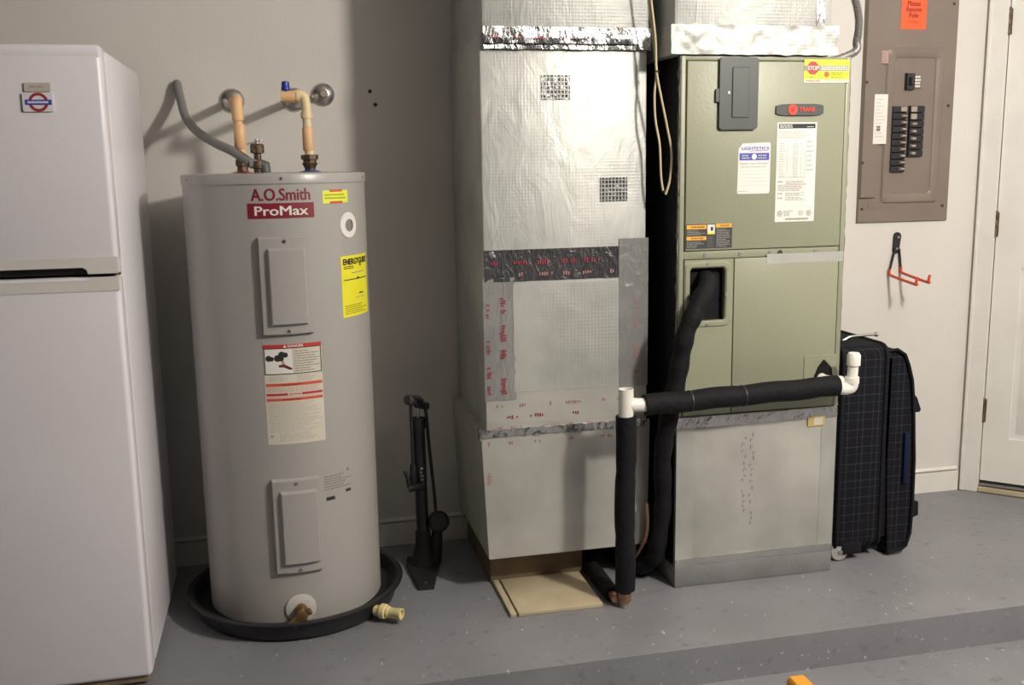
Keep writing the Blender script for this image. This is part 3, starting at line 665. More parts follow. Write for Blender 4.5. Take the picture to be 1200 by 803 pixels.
ah = thing('air_handler', 'olive green air handler cabinet with labels and a black insulated pipe opening', 'air handler', ((AL+AR)/2, 2.9, AM))
OP = PA(808, 314, 849, 376)
b = MB()
box(b, (AL, AY+.30, AM), (AR, ABK, AT), green_m, .003)
box(b, (AL, AY+.012, AM), (AL+.02, AY+.31, AT), green_m); box(b, (AR-.02, AY+.012, AM), (AR, AY+.31, AT), green_m)
box(b, (AL, AY+.012, AT-.02), (AR, AY+.31, AT), green_m); box(b, (AL, AY+.012, AM), (AR, AY+.31, AM+.02), green_m)
box(b, (AL, AY-.001, AM), (AL+.014, AY+.02, AT), green_m, .002); box(b, (AR-.014, AY-.001, AM), (AR, AY+.02, AT), green_m, .002)
box(b, (AL, AY+.001, AT-.012), (AR, AY+.02, AT), green_m, .002)
cab = b.build('cabinet', ah)
b = MB(); plate(b, lambda u, v, n: (AL-n, u, v), AY+.014, AM+.004, ABK-.01, AT-.004, -.001, .004, blackfoam); b.build('side_insulation', ah, 'black insulated side')
b = MB(); crumple(b, lambda u, v, n: (AL-n, u, v), AY+.002, AM, AY+.016, AT, .0, .003, 2, 60, fuzz, 70); b.build('insulation_edge', ah); b = MB(); crumple(b, lambda u, v, n: (AR+n, u, v), AY+.002, AM, AY+.02, AT, .0, .003, 2, 60, fuzz, 70); b.build('insulation_edge', ah)
z1 = PY(890, 292, AY).z; z2 = PY(890, 301, AY).z
b = MB(); box(b, (AL+.017, AY-.004, z1+.002), (AR-.0165, AY+.016, AT-.014), green_m, .003); ud = b.build('upper_panel', ah)
b = MB(); box(b, (AL+.015, AY+.002, z2), (AR-.015, AY+.016, z1), green_m, .001); rl = b.build('middle_rail', ah)
for px in (827, 868, 903, 914.5, 956):
    screw('screw', FY(AY+.002), PY(px, 295, AY).x, (z1+z2)/2, 0, .006 if px != 914.5 else .007, rl, bronze_m if px == 914.5 else zinc_m)
xs = PY(858.5, 370, AY).x
# lower left panel with the pipe opening cut through it
b = MB(); x0, x1, y0, y1 = AL+.017, xs-.0015, AM+.004, z2-.002
o = OP
for r_ in ((x0, y0, x1, o[1]), (x0, o[3], x1, y1), (x0, o[1], o[0], o[3]), (o[2], o[1], x1, o[3])): box(b, (r_[0], AY-.002, r_[1]), (r_[2], AY+.016, r_[3]), green_m)
lp = b.build('pipe_panel', ah)
b = MB(); fr_ = .012
ring = [rrect(o[0]-k, o[1]-k, o[2]+k, o[3]+k, .01+k*.5) for k in (0, .004, .014, .018)]
vs = []; hs = (.0, .004, .004, 0); k = len(ring[0])
for rr, h in zip(ring, hs): vs += [FY(AY-.002)(u, v, h) for u, v in rr]
b.add(vs, [[j*k+i, j*k+(i+1) % k, (j+1)*k+(i+1) % k, (j+1)*k+i] for j in range(3) for i in range(k)], green_m); b.build('opening_rim', lp)
for px, py in ((829, 309), (806, 347), (850, 345), (828, 380)): screw('screw', FY(AY-.002), PY(px, py, AY).x, PY(px, py, AY).z, .004, .0045, lp, zinc_m)
b = MB(); box(b, (o[0]-.02, AY+.02, o[1]-.03), (o[2]+.03, AY+.026+.25, o[3]+.03), blackfoam); b.build('dark_liner', lp)
b = MB(); box(b, (xs+.0015, AY-.003, AM+.004), (AR-.0165, AY+.016, z2-.002), green_m, .002); lr = b.build('coil_panel', ah)
u0, v0, u1, v1 = PA(941, 416, 979, 449)
b = MB(); plate(b, FY(AY-.003), u0, v0, u1, v1, 0, .0025, green_m, .001); kp = b.build('knockout_plate', lr)
b = MB(); prism(b, FY(AY-.005), [(PY(948, 447, AY).x, v0-.01), (PY(975, 447, AY).x, v0-.01), (PY(972, 430, AY).x, PY(972, 430, AY).z), (PY(964, 421, AY).x, PY(964, 421, AY).z), (PY(957, 430, AY).x, PY(957, 430, AY).z)], 0, .008, blackfoam); b.build('drain_insulation', lr)
u0, v0, u1, v1 = PA(898, 296, 987, 308)
b = MB(); crumple(b, FY(AY-.003), u0, v0, u1, v1, .0002, .0004, 30, 3, foil2, 20); b.build('foil_tape', lr)
# charcoal breaker access cover
u0, v0, u1, v1 = PA(841, 67.5, 886, 152); Fu = FY(AY-.004)
b = MB(); prism(b, Fu, rrect(u0, v0, u1, v1, .010), 0, .010, dgreen)
vm = PY(840, 112, AY).z; prism(b, Fu, rrect(u0-.010, vm-.018, u0+.01, vm+.018, .004), 0, .008, dgreen); ac = b.build('access_cover', ud, 'charcoal plastic access cover')
a0, c0_, a1, c1_ = PA(855, 79, 875, 138.5)
b = MB(); prism(b, FY(AY-.014), rrect(a0, c0_, a1, c1_, .002), 0, .0006, ink); prism(b, FY(AY-.014), rrect(a0+.0022, c0_+.0022, a1-.0022, c1_-.0022, .002), 0, .003, dgreen); b.build('flap', ac)
screw('latch_screw', FY(AY-.014), PY(851.5, 109, AY).x, PY(851.5, 109, AY).z, 0, .004, ac)
# badge
u0, v0, u1, v1 = PA(908, 122, 963, 135.5)
poly = []
for k in range(24):
    t = k/23; e = 1-abs(2*t-1)**6*.35; poly.append((u0+(u1-u0)*t, (v0+v1)/2-(v1-v0)/2*e))
poly += [(u, v0+v1-v) for u, v in poly[::-1]]
b = MB(); prism(b, Fu, poly, 0, .006, dgreen); w_ = u1-u0; h_ = v1-v0
rb = mat('badge_red', (.70, .06, .03), .4)
prism(b, Fu, circ(u0+.34*w_, (v0+v1)/2, h_*.46, 24), .006, .008, rb); prism(b, Fu, circ(u0+.34*w_, (v0+v1)/2, h_*.14, 12), .008, .009, mat('badge_dark_red', (.4, .02, .02), .4))
text(b, Fu, 'TRANE', u0+.48*w_, v0+.34*h_, u0+.81*w_, v0+.70*h_, .0075, rb, .03); b.build('badge', ud, 'dark badge with red circle and lettering')
# STOP sticker
u0, v0, u1, v1 = PA(941.5, 70, 994, 97); w_ = u1-u0; h_ = v1-v0
def sU(t): return u0+t*w_
def sV(t): return v1-t*h_
b = MB(); plate(b, Fu, u0, v0, u1, v1, 0, .0008, yel); plate(b, Fu, u0, v0, u1, sV(.87), .0008, .0011, paper); plate(b, Fu, sU(.0), sV(.49), sU(.98), sV(.26), .0008, .0012, inkg)
rules(b, Fu, sU(.37), sV(.47), sU(.97), sV(.28), 2, paper, .0016, .5, .05, .014)
oc = [(sU(.19)+h_*.30*math.cos(PI/8+k*PI/4), sV(.37)+h_*.30*math.sin(PI/8+k*PI/4)) for k in range(8)]
prism(b, Fu, oc, .0008, .0016, red_m); text(b, Fu, 'STOP', sU(.07), sV(.46), sU(.31), sV(.28), .002, paper, .03)
prism(b, Fu, circ(sU(.5), sV(.64), h_*.13, 14), .0008, .0013, mat('print_brown', (.45, .13, .03), .5))
rules(b, Fu, sU(.6), sV(.8), sU(.9), sV(.52), 3, mat('yellow_ink', 0), .0013, .5, .2, .012); rules(b, Fu, sU(.12), sV(.81), sU(.24), sV(.74), 1, mat('print_green', (.10, .42, .05), .5), .0013, .7, 0, .012)
rules(b, Fu, sU(.03), sV(.96), sU(.36), sV(.90), 1, redo_m, .0015, .7, 0, .01); rules(b, Fu, sU(.5), sV(.95), sU(.97), sV(.90), 1, inkg, .0015, .6, 0, .01)
b.build('stop_sticker', ud, 'yellow STOP sticker')
# data label
u0, v0, u1, v1 = PA(908.5, 143.5, 954.5, 259.5); w_ = u1-u0; h_ = v1-v0
b = MB(); plate(b, Fu, u0, v0, u1, v1, 0, .0008, paper); plate(b, Fu, sU(.04), sV(.06), sU(.96), sV(.015), .0008, .0012, ink)
rules(b, Fu, sU(.06), sV(.055), sU(.38), sV(.02), 2, paper, .0016, .5, .1, .012); rules(b, Fu, sU(.75), sV(.05), sU(.93), sV(.04), 1, paper, .0016, .6, .1, .01)
rules(b, Fu, sU(.05), sV(.16), sU(.95), sV(.085), 4, inkl, .0012, .4, .5, .010)
for k in (.27, .42, .52, .62, .72): plate(b, Fu, sU(k), sV(.54), sU(k)+.0012, sV(.2), .0008, .0011, inkl)
rules(b, Fu, sU(.06), sV(.55), sU(.24), sV(.2), 14, inkl, .0012, .35, .4, .008); rules(b, Fu, sU(.44), sV(.55), sU(.51), sV(.2), 18, inkl, .0012, .4, .1, .008); rules(b, Fu, sU(.76), sV(.5), sU(.93), sV(.17), 7, inkl, .0012, .3, .4, .006)
plate(b, Fu, sU(.06), sV(.55)-.0006, sU(.75), sV(.55)+.0006, .0008, .0012, inkg); plate(b, Fu, sU(.06), sV(.36)-.0004, sU(.95), sV(.36)+.0004, .0008, .0012, inkl)
for t in (.585, .705, .75): rules(b, Fu, sU(.05), sV(t+.015), sU(.17), sV(t), 1, inkg, .0012, .8, 0, .012); rules(b, Fu, sU(.25), sV(t+.035), sU(.8), sV(t-.002), 3, inkg, .0012, .45, .4, .012)
rules(b, Fu, sU(.05), sV(.69), sU(.85), sV(.62), 5, inkg, .0012, .45, .3, .012)
for k in (.12, .86):
    rr = h_*.028; vs = []
    for i in range(20): a = 2*PI*i/20; vs += [Fu(sU(k)+rr*math.cos(a), sV(.915)+rr*math.sin(a), .0011), Fu(sU(k)+rr*.82*math.cos(a), sV(.915)+rr*.82*math.sin(a), .0011)]
    b.add(vs, [[2*i, 2*((i+1) % 20), 2*((i+1) % 20)+1, 2*i+1] for i in range(20)], ink); text(b, Fu, 'UL', sU(k)-rr*.5, sV(.915)-rr*.4, sU(k)+rr*.5, sV(.915)+rr*.5, .0012, ink, .02)
rules(b, Fu, sU(.22), sV(.945), sU(.5), sV(.885), 4, inkg, .0012, .45, .5, .01); rules(b, Fu, sU(.6), sV(.94), sU(.75), sV(.885), 4, inkg, .0012, .45, .4, .01); rules(b, Fu, sU(.27), sV(.985), sU(.85), sV(.962), 1, inkg, .0012, .8, 0, .004)
b.build('data_label', ud, 'tall white data label with black header')
# service label
u0, v0, u1, v1 = PA(863.5, 167, 901.5, 227); w_ = u1-u0; h_ = v1-v0
b = MB(); pl = rrect(u0, v0, u1, v1, .006); pl = [p for p in pl if not (p[0] < u0+.008 and p[1] > v1-.02)]
idx = max(i for i, p in enumerate(pl) if p[1] > v1-.0001)+1
pl[idx:idx] = [(u0+.014, v1-.003), (u0+.002, v1-.018)]
prism(b, Fu, pl, 0, .0008, paper)
text(b, Fu, 'LIGHTETICS', sU(.12), sV(.145), sU(.95), sV(.085), .0013, blue_m, .02); rules(b, Fu, sU(.35), sV(.175), sU(.9), sV(.155), 1, blue_m, .0012, .6, 0, .01)
plate(b, Fu, sU(.05), sV(.345), sU(.96), sV(.205), .0008, .0012, blue_m); prism(b, Fu, circ(sU(.5), sV(.275), h_*.055, 18), .0012, .0016, paper)
rules(b, Fu, sU(.12), sV(.325), sU(.38), sV(.23), 2, inkl, .0016, .5, .1, .01); rules(b, Fu, sU(.62), sV(.325), sU(.9), sV(.23), 2, inkl, .0016, .5, .1, .01)
text(b, Fu, 'Replace Lamp Annually', sU(.06), sV(.44), sU(.92), sV(.385), .0013, inkg, .0)
for t in (.47, .55, .62, .69, .76, .83): plate(b, Fu, sU(.08), sV(t)-.0004, sU(.92), sV(t)+.0004, .0008, .0011, inkl)
rules(b, Fu, sU(.1), sV(.49), sU(.9), sV(.46), 1, inkl, .0012, .7, .1, .012); rules(b, Fu, sU(.04), sV(.955), sU(.3), sV(.94), 1, inkg, .0012, .7, .1, .01)
b.build('service_label', ud, 'white service label with blue band')
# warning label
u0, v0, u1, v1 = PA(801.5, 262.5, 857, 291); u0 = max(u0, AL+.019); w_ = u1-u0; h_ = v1-v0
b = MB(); dk = mat('label_charcoal', (.045, .045, .05), .5); plate(b, Fu, u0, v0, u1, v1, 0, .0008, dk)
for a, t0, c, t1 in ((.01, .03, .44, .2), (.01, .5, .44, .65), (.64, 0, .99, .16)):
    plate(b, Fu, sU(a), sV(t1), sU(c), sV(t0), .0008, .0012, orange_m); rules(b, Fu, sU(a+.1), sV(t1-.04), sU(c-.05), sV(t0+.04), 1, mat('label_brown', (.35, .14, .01), .5), .0015, .8, 0, .009)
plate(b, Fu, sU(.46), sV(.34), sU(.62), sV(.03), .0008, .0012, paper); plate(b, Fu, sU(.46), sV(.42), sU(.62), sV(.34), .0008, .0012, yel); plate(b, Fu, sU(.53), sV(.28), sU(.58), sV(.12), .0012, .0015, ink)
rules(b, Fu, sU(.02), sV(.46), sU(.42), sV(.24), 4, inkg, .0012, .4, .4, .010); rules(b, Fu, sU(.02), sV(.97), sU(.42), sV(.7), 4, inkg, .0012, .4, .5, .010); rules(b, Fu, sU(.66), sV(.96), sU(.97), sV(.2), 11, inkg, .0012, .4, .35, .010)
rules(b, Fu, sU(.47), sV(.96), sU(.61), sV(.5), 7, mat('label_grey', (.12, .12, .125), .5), .0012, .5, .2, .01)
b.build('warning_label', ud, 'charcoal warning label with orange headings')

# refrigerant line
RX, RZ = PY(829, 332, AY).x, PY(829, 332, AY).z
pts = [(RX+.004, AY+.16, RZ+.03), (RX+.000, AY+.05, RZ+.02), (RX-.006, AY-.012, RZ+.0), PY(818, 358, AY-.042), PY(804, 390, AY-.048), PY(797, 425, AY-.034), PY(790, 465, AY-.028), PY(781, 502, AY-.014), PY(776, 540, AY+.010), PY(777, 590, AY+.03), PY(771, 635, AY+.04), PY(766, 655, AY+.06), (PF(752, 672, .03).x, AY+.13, .03), (.98, AY+.3, .03)]
pts = [Vector(p) for p in pts]
sp = smooth_path(pts, 7); rr = [.0265*(1+.07*math.sin(i*1.1)) for i in range(len(sp))]
b = MB(); tube(b, sp, rr, blackfoam, 16); ln = thing('refrigerant_line', 'thick black foam insulated pipe leaving the green cabinet opening', 'pipe', (sp[-1].x, sp[-1].y, 0)); b.build('foam_sleeve', ln)
b = MB(); tube(b, smooth_path([PY(758, 590, AY+.045), PY(757, 630, AY+.05), (PF(752, 672, .03).x-.02, AY+.14, .012)], 6), .005, copper_m, 8); b.build('copper_tube', ln)

# ================================================================== supply plenum on top of the air handler
PXL, PXR = PY(787, 58, AY-.01).x, PY(981, 58, AY-.01).x
sp_ = thing('supply_plenum', 'crinkled silver foil supply plenum on top of the green cabinet', 'duct', ((PXL+PXR)/2, 2.9, AT))
b = MB(); box(b, (PXL+.012, AY+.004, AT+.001), (PXR-.008, ABK-.02, CEIL), foil, .012); b.build('plenum_box', sp_)
b = MB(); crumple(b, FY(AY-.002), PXL, AT+.003, PXR+.004, AT+.082, .001, .007, 60, 9, foil, 26); b.build('foil_skirt', sp_)
b = MB(); crumple(b, lambda u, v, n: (PXL+.012-n, u, v), AY-.006, AT+.003, ABK-.03, AT+.082, .0, .006, 40, 8, foil, 26); b.build('foil_skirt', sp_)
b = MB(); crumple(b, FY(AY+.004), PXR-.06, AT+.075, PXR-.035, CEIL, .0003, .0012, 3, 60, tape_m, 30); b.build('foil_tape', sp_)

# flexible conduit
b = MB(); pts = smooth_path([PY(996, -40, 2.86), PY(1000, -10, 2.85), PY(1005, 12, 2.84), PY(1006.5, 30, 2.83), PY(1004, 48, 2.82), PY(1000, 62, 2.80), (AR-.03, 2.80, AT-.01)], 16)
rr = [.0125 if i % 2 else .0105 for i in range(len(pts))]
tube(b, pts, rr, condm, 12); b.build('flexible_conduit', None, 'ribbed metal conduit curving down into the green cabinet top', 'conduit', origin=(AR-.03, 2.80, AT))

# ================================================================== condensate drain
VX, VY = .906, 2.572
cdn = thing('condensate_drain', 'white pipe tee with black foam sleeves running across the air handler', 'drain pipe', (VX, VY, 0))
zT = PY(733, 472, VY).z; zTop = PY(733, 456, VY).z
xA = PY(733.5, 472, VY).x
b = MB(); lathe(b, [(.0165, zT-.045), (.021, zT-.044), (.021, zTop), (.017, zTop), (.016, zTop-.02)], (xA, VY, 0), (0, 0, 1), pvc_m, 20)
xBv = PY(757, 475, VY).x; hz = PY(757, 475, VY).z
tube(b, [(xA, VY, zT-.006), (xBv, VY, hz)], .0195, pvc_m, 18); b.build('tee', cdn)
zb = .03
pts = [Vector((xA+(VX-xA)*t+.002*math.sin(9*t), VY, (zT-.038)*(1-t)+.055*t)) for t in [k/16 for k in range(17)]]
b = MB(); tube(b, pts, [.029 if k not in (5, 11) else .0268 for k in range(17)], blackfoam, 16); b.build('foam_sleeve', cdn)
b = MB(); tube(b, [(VX, VY, .06), (VX-.002, VY, .001)], .013, mat('old_copper', (.38, .31, .25), .5, .6), 14); lathe(b, [(.018, .02), (.019, .022), (.019, .045), (.016, .047)], (VX, VY, 0), (0, 0, 1), copper_m, 12); b.build('pipe_end', cdn)
xE = PY(982, 452, VY).x; zE = PY(982, 452, VY).z
n = 22; pts = [Vector((xBv-.004+(xE-xBv)*k/n, VY, hz+(zE-hz)*k/n+.0015*math.sin(k))) for k in range(n+1)]
b = MB(); tube(b, pts, [.0305 if k not in (5, 11, 20) else .0292 for k in range(n+1)], blackfoam, 18)
for k in (5.3, 11.3): p = pts[int(k)]; lathe(b, [(.0312, -.0016), (.0312, .0016)], p, (1, 0, (zE-hz)/(xE-xBv)), mat('foam_tape', (.03, .03, .032), .5), 18)
b.build('foam_sleeve', cdn)
xC, zC = PY(998, 453, VY).x, PY(998, 455, VY).z; zU = PY(1001, 413, VY).z; xU = PY(1000.5, 420, VY).x
b = MB(); tube(b, smooth_path([(xE-.02, VY, zE), (xC-.03, VY, zC+.001), (xC-.006, VY, zC+.002), (xC, VY, zC+.012), (xC, VY, zC+.03)], 5), .0185, pvc_m, 18); b.build('elbow', cdn)
b = MB(); tube(b, [(xC, VY, zC+.02), (xU, VY, zU-.02)], .0155, pvc_m, 16); b.build('riser', cdn)
b = MB(); lathe(b, [(.0195, zU-.038), (.0195, zU-.008), (.015, zU-.001), (.008, zU)], (xU, VY, 0), (0, 0, 1), pvc_m, 20); b.build('cap', cdn); b = MB(); lathe(b, [(.0205, zC+.016), (.0205, zC+.034)], (xC, VY, 0), (0, 0, 1), pvc_m, 20); b.build('elbow_socket', cdn)
b = MB(); p = PY(960, 442, AY); tube(b, smooth_path([(p.x, AY-.006, p.z), (p.x+.004, AY-.03, p.z-.004), (p.x+.02, VY, zE+.012)], 4), .016, pvc_m, 14); b.build('drain_stub', cdn)
# insulated pipe lying on the floor under the duct
p0 = PF(727, 703, .024); p1 = PF(690, 660, .024)
fl_ = MB(); a = Vector((p0.x-.01, p0.y+.04, .024)); d_ = (Vector((p1.x, p1.y, .024))-a); tube(fl_, [a, a+d_*.4, a+d_*1.6], .0235, blackfoam, 14)
tube(fl_, [a-d_.normalized()*.03, a+d_*.05], .013, copper_m, 12); fl_.build('floor_pipe', None, 'black foam covered pipe on the floor, running back under the foil duct', 'pipe')

# hanging cable loop
CYy = 2.70
b = MB()
la = [PY(758, -30, CYy), PY(760, 0, CYy), PY(765, 40, CYy), PY(769, 84, CYy), PY(767, 110, CYy), PY(768, 140, CYy), PY(773, 170, CYy), PY(774.5, 205, CYy), PY(777, 224, CYy)]
lb_ = [PY(760, -30, CYy-.008), PY(763, 0, CYy-.008), PY(768, 45, CYy-.008), PY(769.5, 84, CYy-.007), PY(775, 115, CYy-.008), PY(782, 150, CYy-.008), PY(787, 180, CYy-.008), PY(785, 210, CYy-.008), PY(780, 228, CYy-.008)]
cb = thing('cable_loop', 'thin cream cable pair hanging in a loop between duct and green cabinet', 'cable', la[-1])
for l_ in (la, lb_):
    b = MB(); tube(b, smooth_path(l_, 6), .0034, cable_m, 8); b.build('wire', cb)
b = MB(); lathe(b, [(.006, -.003), (.0085, 0), (.006, .003)], (la[3].x+.0005, CYy-.004, la[3].z), (0, 0, 1), black_m, 10); b.build('cable_tie', cb)
b = MB(); tube(b, [la[-1], lb_[-1]+Vector((.004, 0, 0))], .0042, black_m, 8); b.build('cable_end', cb)

# ================================================================== breaker panel
BX0 = PY(1002.5, 262, W).x; BX1 = PY(1108, 257, W).x; BZ0 = PY(1055, 260, W).z; BZ1 = BZ0+1.02; FW = FY(W)
bp = thing('breaker_panel', 'taupe electrical breaker panel on the wall with orange sticker and black breakers', 'breaker panel', (BX0, W, BZ0))
b = MB(); plate(b, FW, BX0, BZ0, BX1, BZ1, 0, .010, panel_m, .003); b.build('cover_plate', bp)
def PW(l, t, r, bt): return PB(l, t, r, bt, W)
FP = FY(W-.010)
u0, v0, u1, v1 = PW(1033, 56, 1101, 238)
b = MB(); ring = [rrect(u0+k, v0+k, u1-k, v1-k, .014) for k in (0, .006, .03, .036)]; k = len(ring[0]); vs = []
for rr, h in zip(ring, (0, .006, .006, .001)): vs += [FP(u, v, h) for u, v in rr]
b.add(vs, [[j*k+i, j*k+(i+1) % k, (j+1)*k+(i+1) % k, (j+1)*k+i] for j in range(3) for i in range(k)], panel_m); b.build('door_frame', bp)
u0, v0, u1, v1 = PW(1003, 30, 1031, 232)
b = MB(); plate(b, FP, BX0+.002, v0, u1-.012, BZ1-.05, -.001, .010, panel_m, .002); b.build('shadow_plate', bp)  # added raised plate, its lower edge casts a shadow wedge on the cover
u0, v0, u1, v1 = PW(1015, 236, 1098, 244)
b = MB(); plate(b, FP, u0, v0, u0+.115, v1, 0, .0015, mat('panel_shade', (.19, .155, .13), .5)); b.build('blank_strip', bp)
for px, py in ((1016, 0), (1116, 5), (1012, 97), (1007, 191), (1109, 124), (1008, 245), (1102, 241)):
    p = PY(px, py, W); screw('screw', FP, p.x, p.z, .010 if px < 1014 and py < 230 else .0, .005, bp, dark_pl)
# main breaker
u0, v0, u1, v1 = PW(1058, 86, 1077, 106)
b = MB(); plate(b, FP, u0, v0, u0+.034, v1, 0, .014, ink, .002); plate(b, FP, u0+.034, v0+.004, u1, v1-.004, 0, .006, panel_m, .002); mbk = b.build('main_breaker', bp, 'black main switch')
b = MB(); plate(b, FP, u0+.008, (v0+v1)/2-.014, u0+.022, (v0+v1)/2+.014, .014, .026, ink, .003); b.build('toggle', mbk)
b = MB(); rules(b, FP, u0+.038, v0+.008, u1-.003, v1-.008, 4, paper, .0066, .6, .2, .008); b.build('switch_print', mbk)
def breakers(l, r, t, bt, n, wide, tog_side):
    u0, v0, u1, v1 = PW(l, t, r, bt); h = (v1-v0)/n
    for k in range(n):
        z = v1-(k+1)*h
        b = MB(); plate(b, FP, u0, z+.0006, u1, z+h-.0006, 0, .012, mat('breaker_black', (.016, .016, .022), .4), .0015); o = b.build('breaker', bp)
        if tog_side: a0, a1 = u1-.026, u1-.006
        else: a0, a1 = u0+.006, u0+.026
        b = MB()
        if k < wide: plate(b, FP, a0-.002, z+.003, a1+.002, z+h-.003, .012, .014, mat('breaker_tag', (.35, .29, .24), .5), .001)
        else: plate(b, FP, a0, z+h*.3, a1, z+h*.7, .012, .022, mat('breaker_tag', 0), .002)
        b.build('toggle', o)
breakers(1040.5, 1058, 124.5, 202, 10, 1, True); breakers(1061, 1078.5, 124, 184, 7, 2, False)
# labels
u0, v0, u1, v1 = PW(1020, 111, 1035.5, 169)
b = MB(); plate(b, FP, u0, v0, u1, v1, .0, .0112, paper); rules(b, FP, u0+.006, v0+.02, u1-.008, v1-.012, 12, mat('ink_faint', (.58, .56, .52), .6), .0116, .35, .6, .012); plate(b, FP, u0+.012, v0+.045, u0+.026, v0+.062, .0112, .0116, inkg); b.build('circuit_label', bp, 'white circuit label')
u0, v0, u1, v1 = PW(1027, 60, 1038, 75)
b = MB(); plate(b, FP, u0, v0, u1, v1, .006, .0072, mat('pink_paper', (.42, .28, .25), .6)); rules(b, FP, u0+.003, v0+.004, u1-.003, v1-.004, 5, mat('pink_ink', (.33, .21, .19), .6), .0076, .4, .3, .01); b.build('small_label', bp, 'faded pink label')
u0, v0, u1, v1 = PW(1054.5, -22, 1084, 35)
b = MB(); plate(b, FP, u0, v0, u1, v1, 0, .0012, ored); w_ = u1-u0; h_ = v1-v0; dr_ = mat('dark_red_ink', (.30, .02, .012), .5)
zz = PY(1069, 8, W).z; text(b, FP, 'Please', u0+.24*w_, zz+.001, u1-.25*w_, zz+.018, .0016, dr_, .03); text(b, FP, 'Remove', u0+.2*w_, zz-.018, u1-.2*w_, zz-.002, .0016, dr_, .03); text(b, FP, 'Pole', u0+.32*w_, zz-.038, u1-.32*w_, zz-.022, .0016, dr_, .03)
rules(b, FP, u0+.3*w_, zz-.058, u1-.3*w_, zz-.048, 1, mat('orange_ink', (.62, .07, .02), .5), .0016, .6, 0, .012); b.build('orange_sticker', bp, 'bright orange sticker with dark red words')

# ================================================================== wall hook
hk = thing('wall_hook', 'black double wall hook with red coated arms below the breaker panel', 'hook', PY(1049, 322, W))
hc = PY(1050.5, 285, W)
pl = [(hc.x+.0155*math.cos(a), hc.z+.0245+.0155*math.sin(a)) for a in [PI*k/8 for k in range(9)]] + [(hc.x+.013*math.cos(a)-.004, hc.z-.0245+.013*math.sin(a)) for a in [PI+PI*k/8 for k in range(9)]]
b = MB(); prism(b, FW, pl, .0, .005, black_m); b.build('mount_plate', hk)
for p in (PY(1052, 278, W), PY(1050, 291.5, W)): screw('screw', FY(W-.005), p.x, p.z, 0, .0045, hk, steel_m)
for (px, py), (tx, ty), sx in (((1042, 322.5), (1073.5, 333.5), -.010), ((1055.5, 319.5), (1088, 331), .007)):
    B0 = PY(px, py, W-.008); tip = PX(tx, ty, B0.x)
    b = MB(); tube(b, [(hc.x+sx, W-.008, hc.z-.02), (B0.x, W-.008, B0.z+.012)], .0042, black_m, 10); b.build('rod', hk)
    tip2 = Vector((tip.x+.004, tip.y, tip.z+.026))
    b = MB(); tube(b, smooth_path([(B0.x, W-.008, B0.z+.022), (B0.x, W-.009, B0.z+.006), (B0.x, W-.016, B0.z), (tip.x, tip.y+.006, tip.z), (tip.x, tip.y, tip.z+.006), tip2], 5), .0052, hred, 10); b.build('arm', hk, 'red coated arm')

# ================================================================== suitcase
SY = 2.705; SY1 = 3.12
def prof(pts): return [(PY(x, y, SY).x, PY(x, y, SY).z) for x, y in pts]
su = thing('suitcase', 'black plaid rolling suitcase standing between the air handler and the door', 'suitcase', (1.8, 2.9, 0))
SL = AR+.025; xm = PY(1041, 520, SY).x; zt = PY(1030, 405, SY).z; zb = .035
def soft_box(lo_, hi, mt, bev, name, parent, seg=4, label=None):
    b = MB(); box(b, lo_, hi, mt, bev, seg); return b.build(name, parent, label, sharp=60)
main = soft_box((SL, SY, zb), (xm, SY1, zt), plaid, .035, 'main_case', su)
# front pocket bulge: extruded profile
pr = prof([(1040, 412), (1052, 410), (1061, 416), (1068, 428), (1072, 446), (1073.5, 470), (1074, 540), (1072, 590), (1069, 625), (1064, 640), (1058, 645), (1040, 648)])
k = len(pr); vs = []; rows = [(SY+.045, .90), (SY+.018, .965), (SY+.006, 1.0), (SY1-.006, 1.0), (SY1-.02, .96), (SY1-.045, .9)]
rows = [(SY+.012, .93), (SY+.004, .975), (SY+.016, 1), (SY1-.016, 1), (SY1-.004, .97)]
cxp = sum(p[0] for p in pr)/k; czp = sum(p[1] for p in pr)/k
for y, s in rows: vs += [(cxp+(u-cxp)*s, y, czp+(v-czp)*(.97+.03*s if s < 1 else 1)) for u, v in pr]
n = len(rows); b = MB()
b.add(vs, [[j*k+i, j*k+(i+1) % k, (j+1)*k+(i+1) % k, (j+1)*k+i] for j in range(n-1) for i in range(k)] + [list(range(k)), [(n-1)*k+i for i in range(k)]], plaid); pk = b.build('front_pocket', su, sharp=60)
# piping around the case
def piping(x, r, name, parent, inset=.012):
    z0, z1 = zb+inset, zt-inset; y0, y1 = SY+inset*.4, SY1-inset*.4; q = .035
    pts = []
    for cy_, cz_, a0 in ((y0+q, z0+q, PI), (y1-q, z0+q, 1.5*PI), (y1-q, z1-q, 0), (y0+q, z1-q, .5*PI)):
        for i in range(6): a = a0+PI/2*i/5; pts.append((x, cy_+q*math.cos(a), cz_+q*math.sin(a)))
    pts.append(pts[0]); b = MB(); tube(b, pts, r, sblack, 8, False); return b.build(name, parent)
piping(SL+.02, .006, 'piping', main, .002); piping(xm-.018, .007, 'piping', main, .002)
b = MB(); box(b, (xm-.006, SY+.012, zb+.03), (xm+.012, SY+.03, zt-.04), sblack, .004); b.build('zip_strip', main)
b = MB(); tube(b, [(p[0]-.004*(1 if p[0] > cxp else -1), SY+.006, p[1]) for p in pr], .005, sblack, 8, False); b.build('piping', pk)
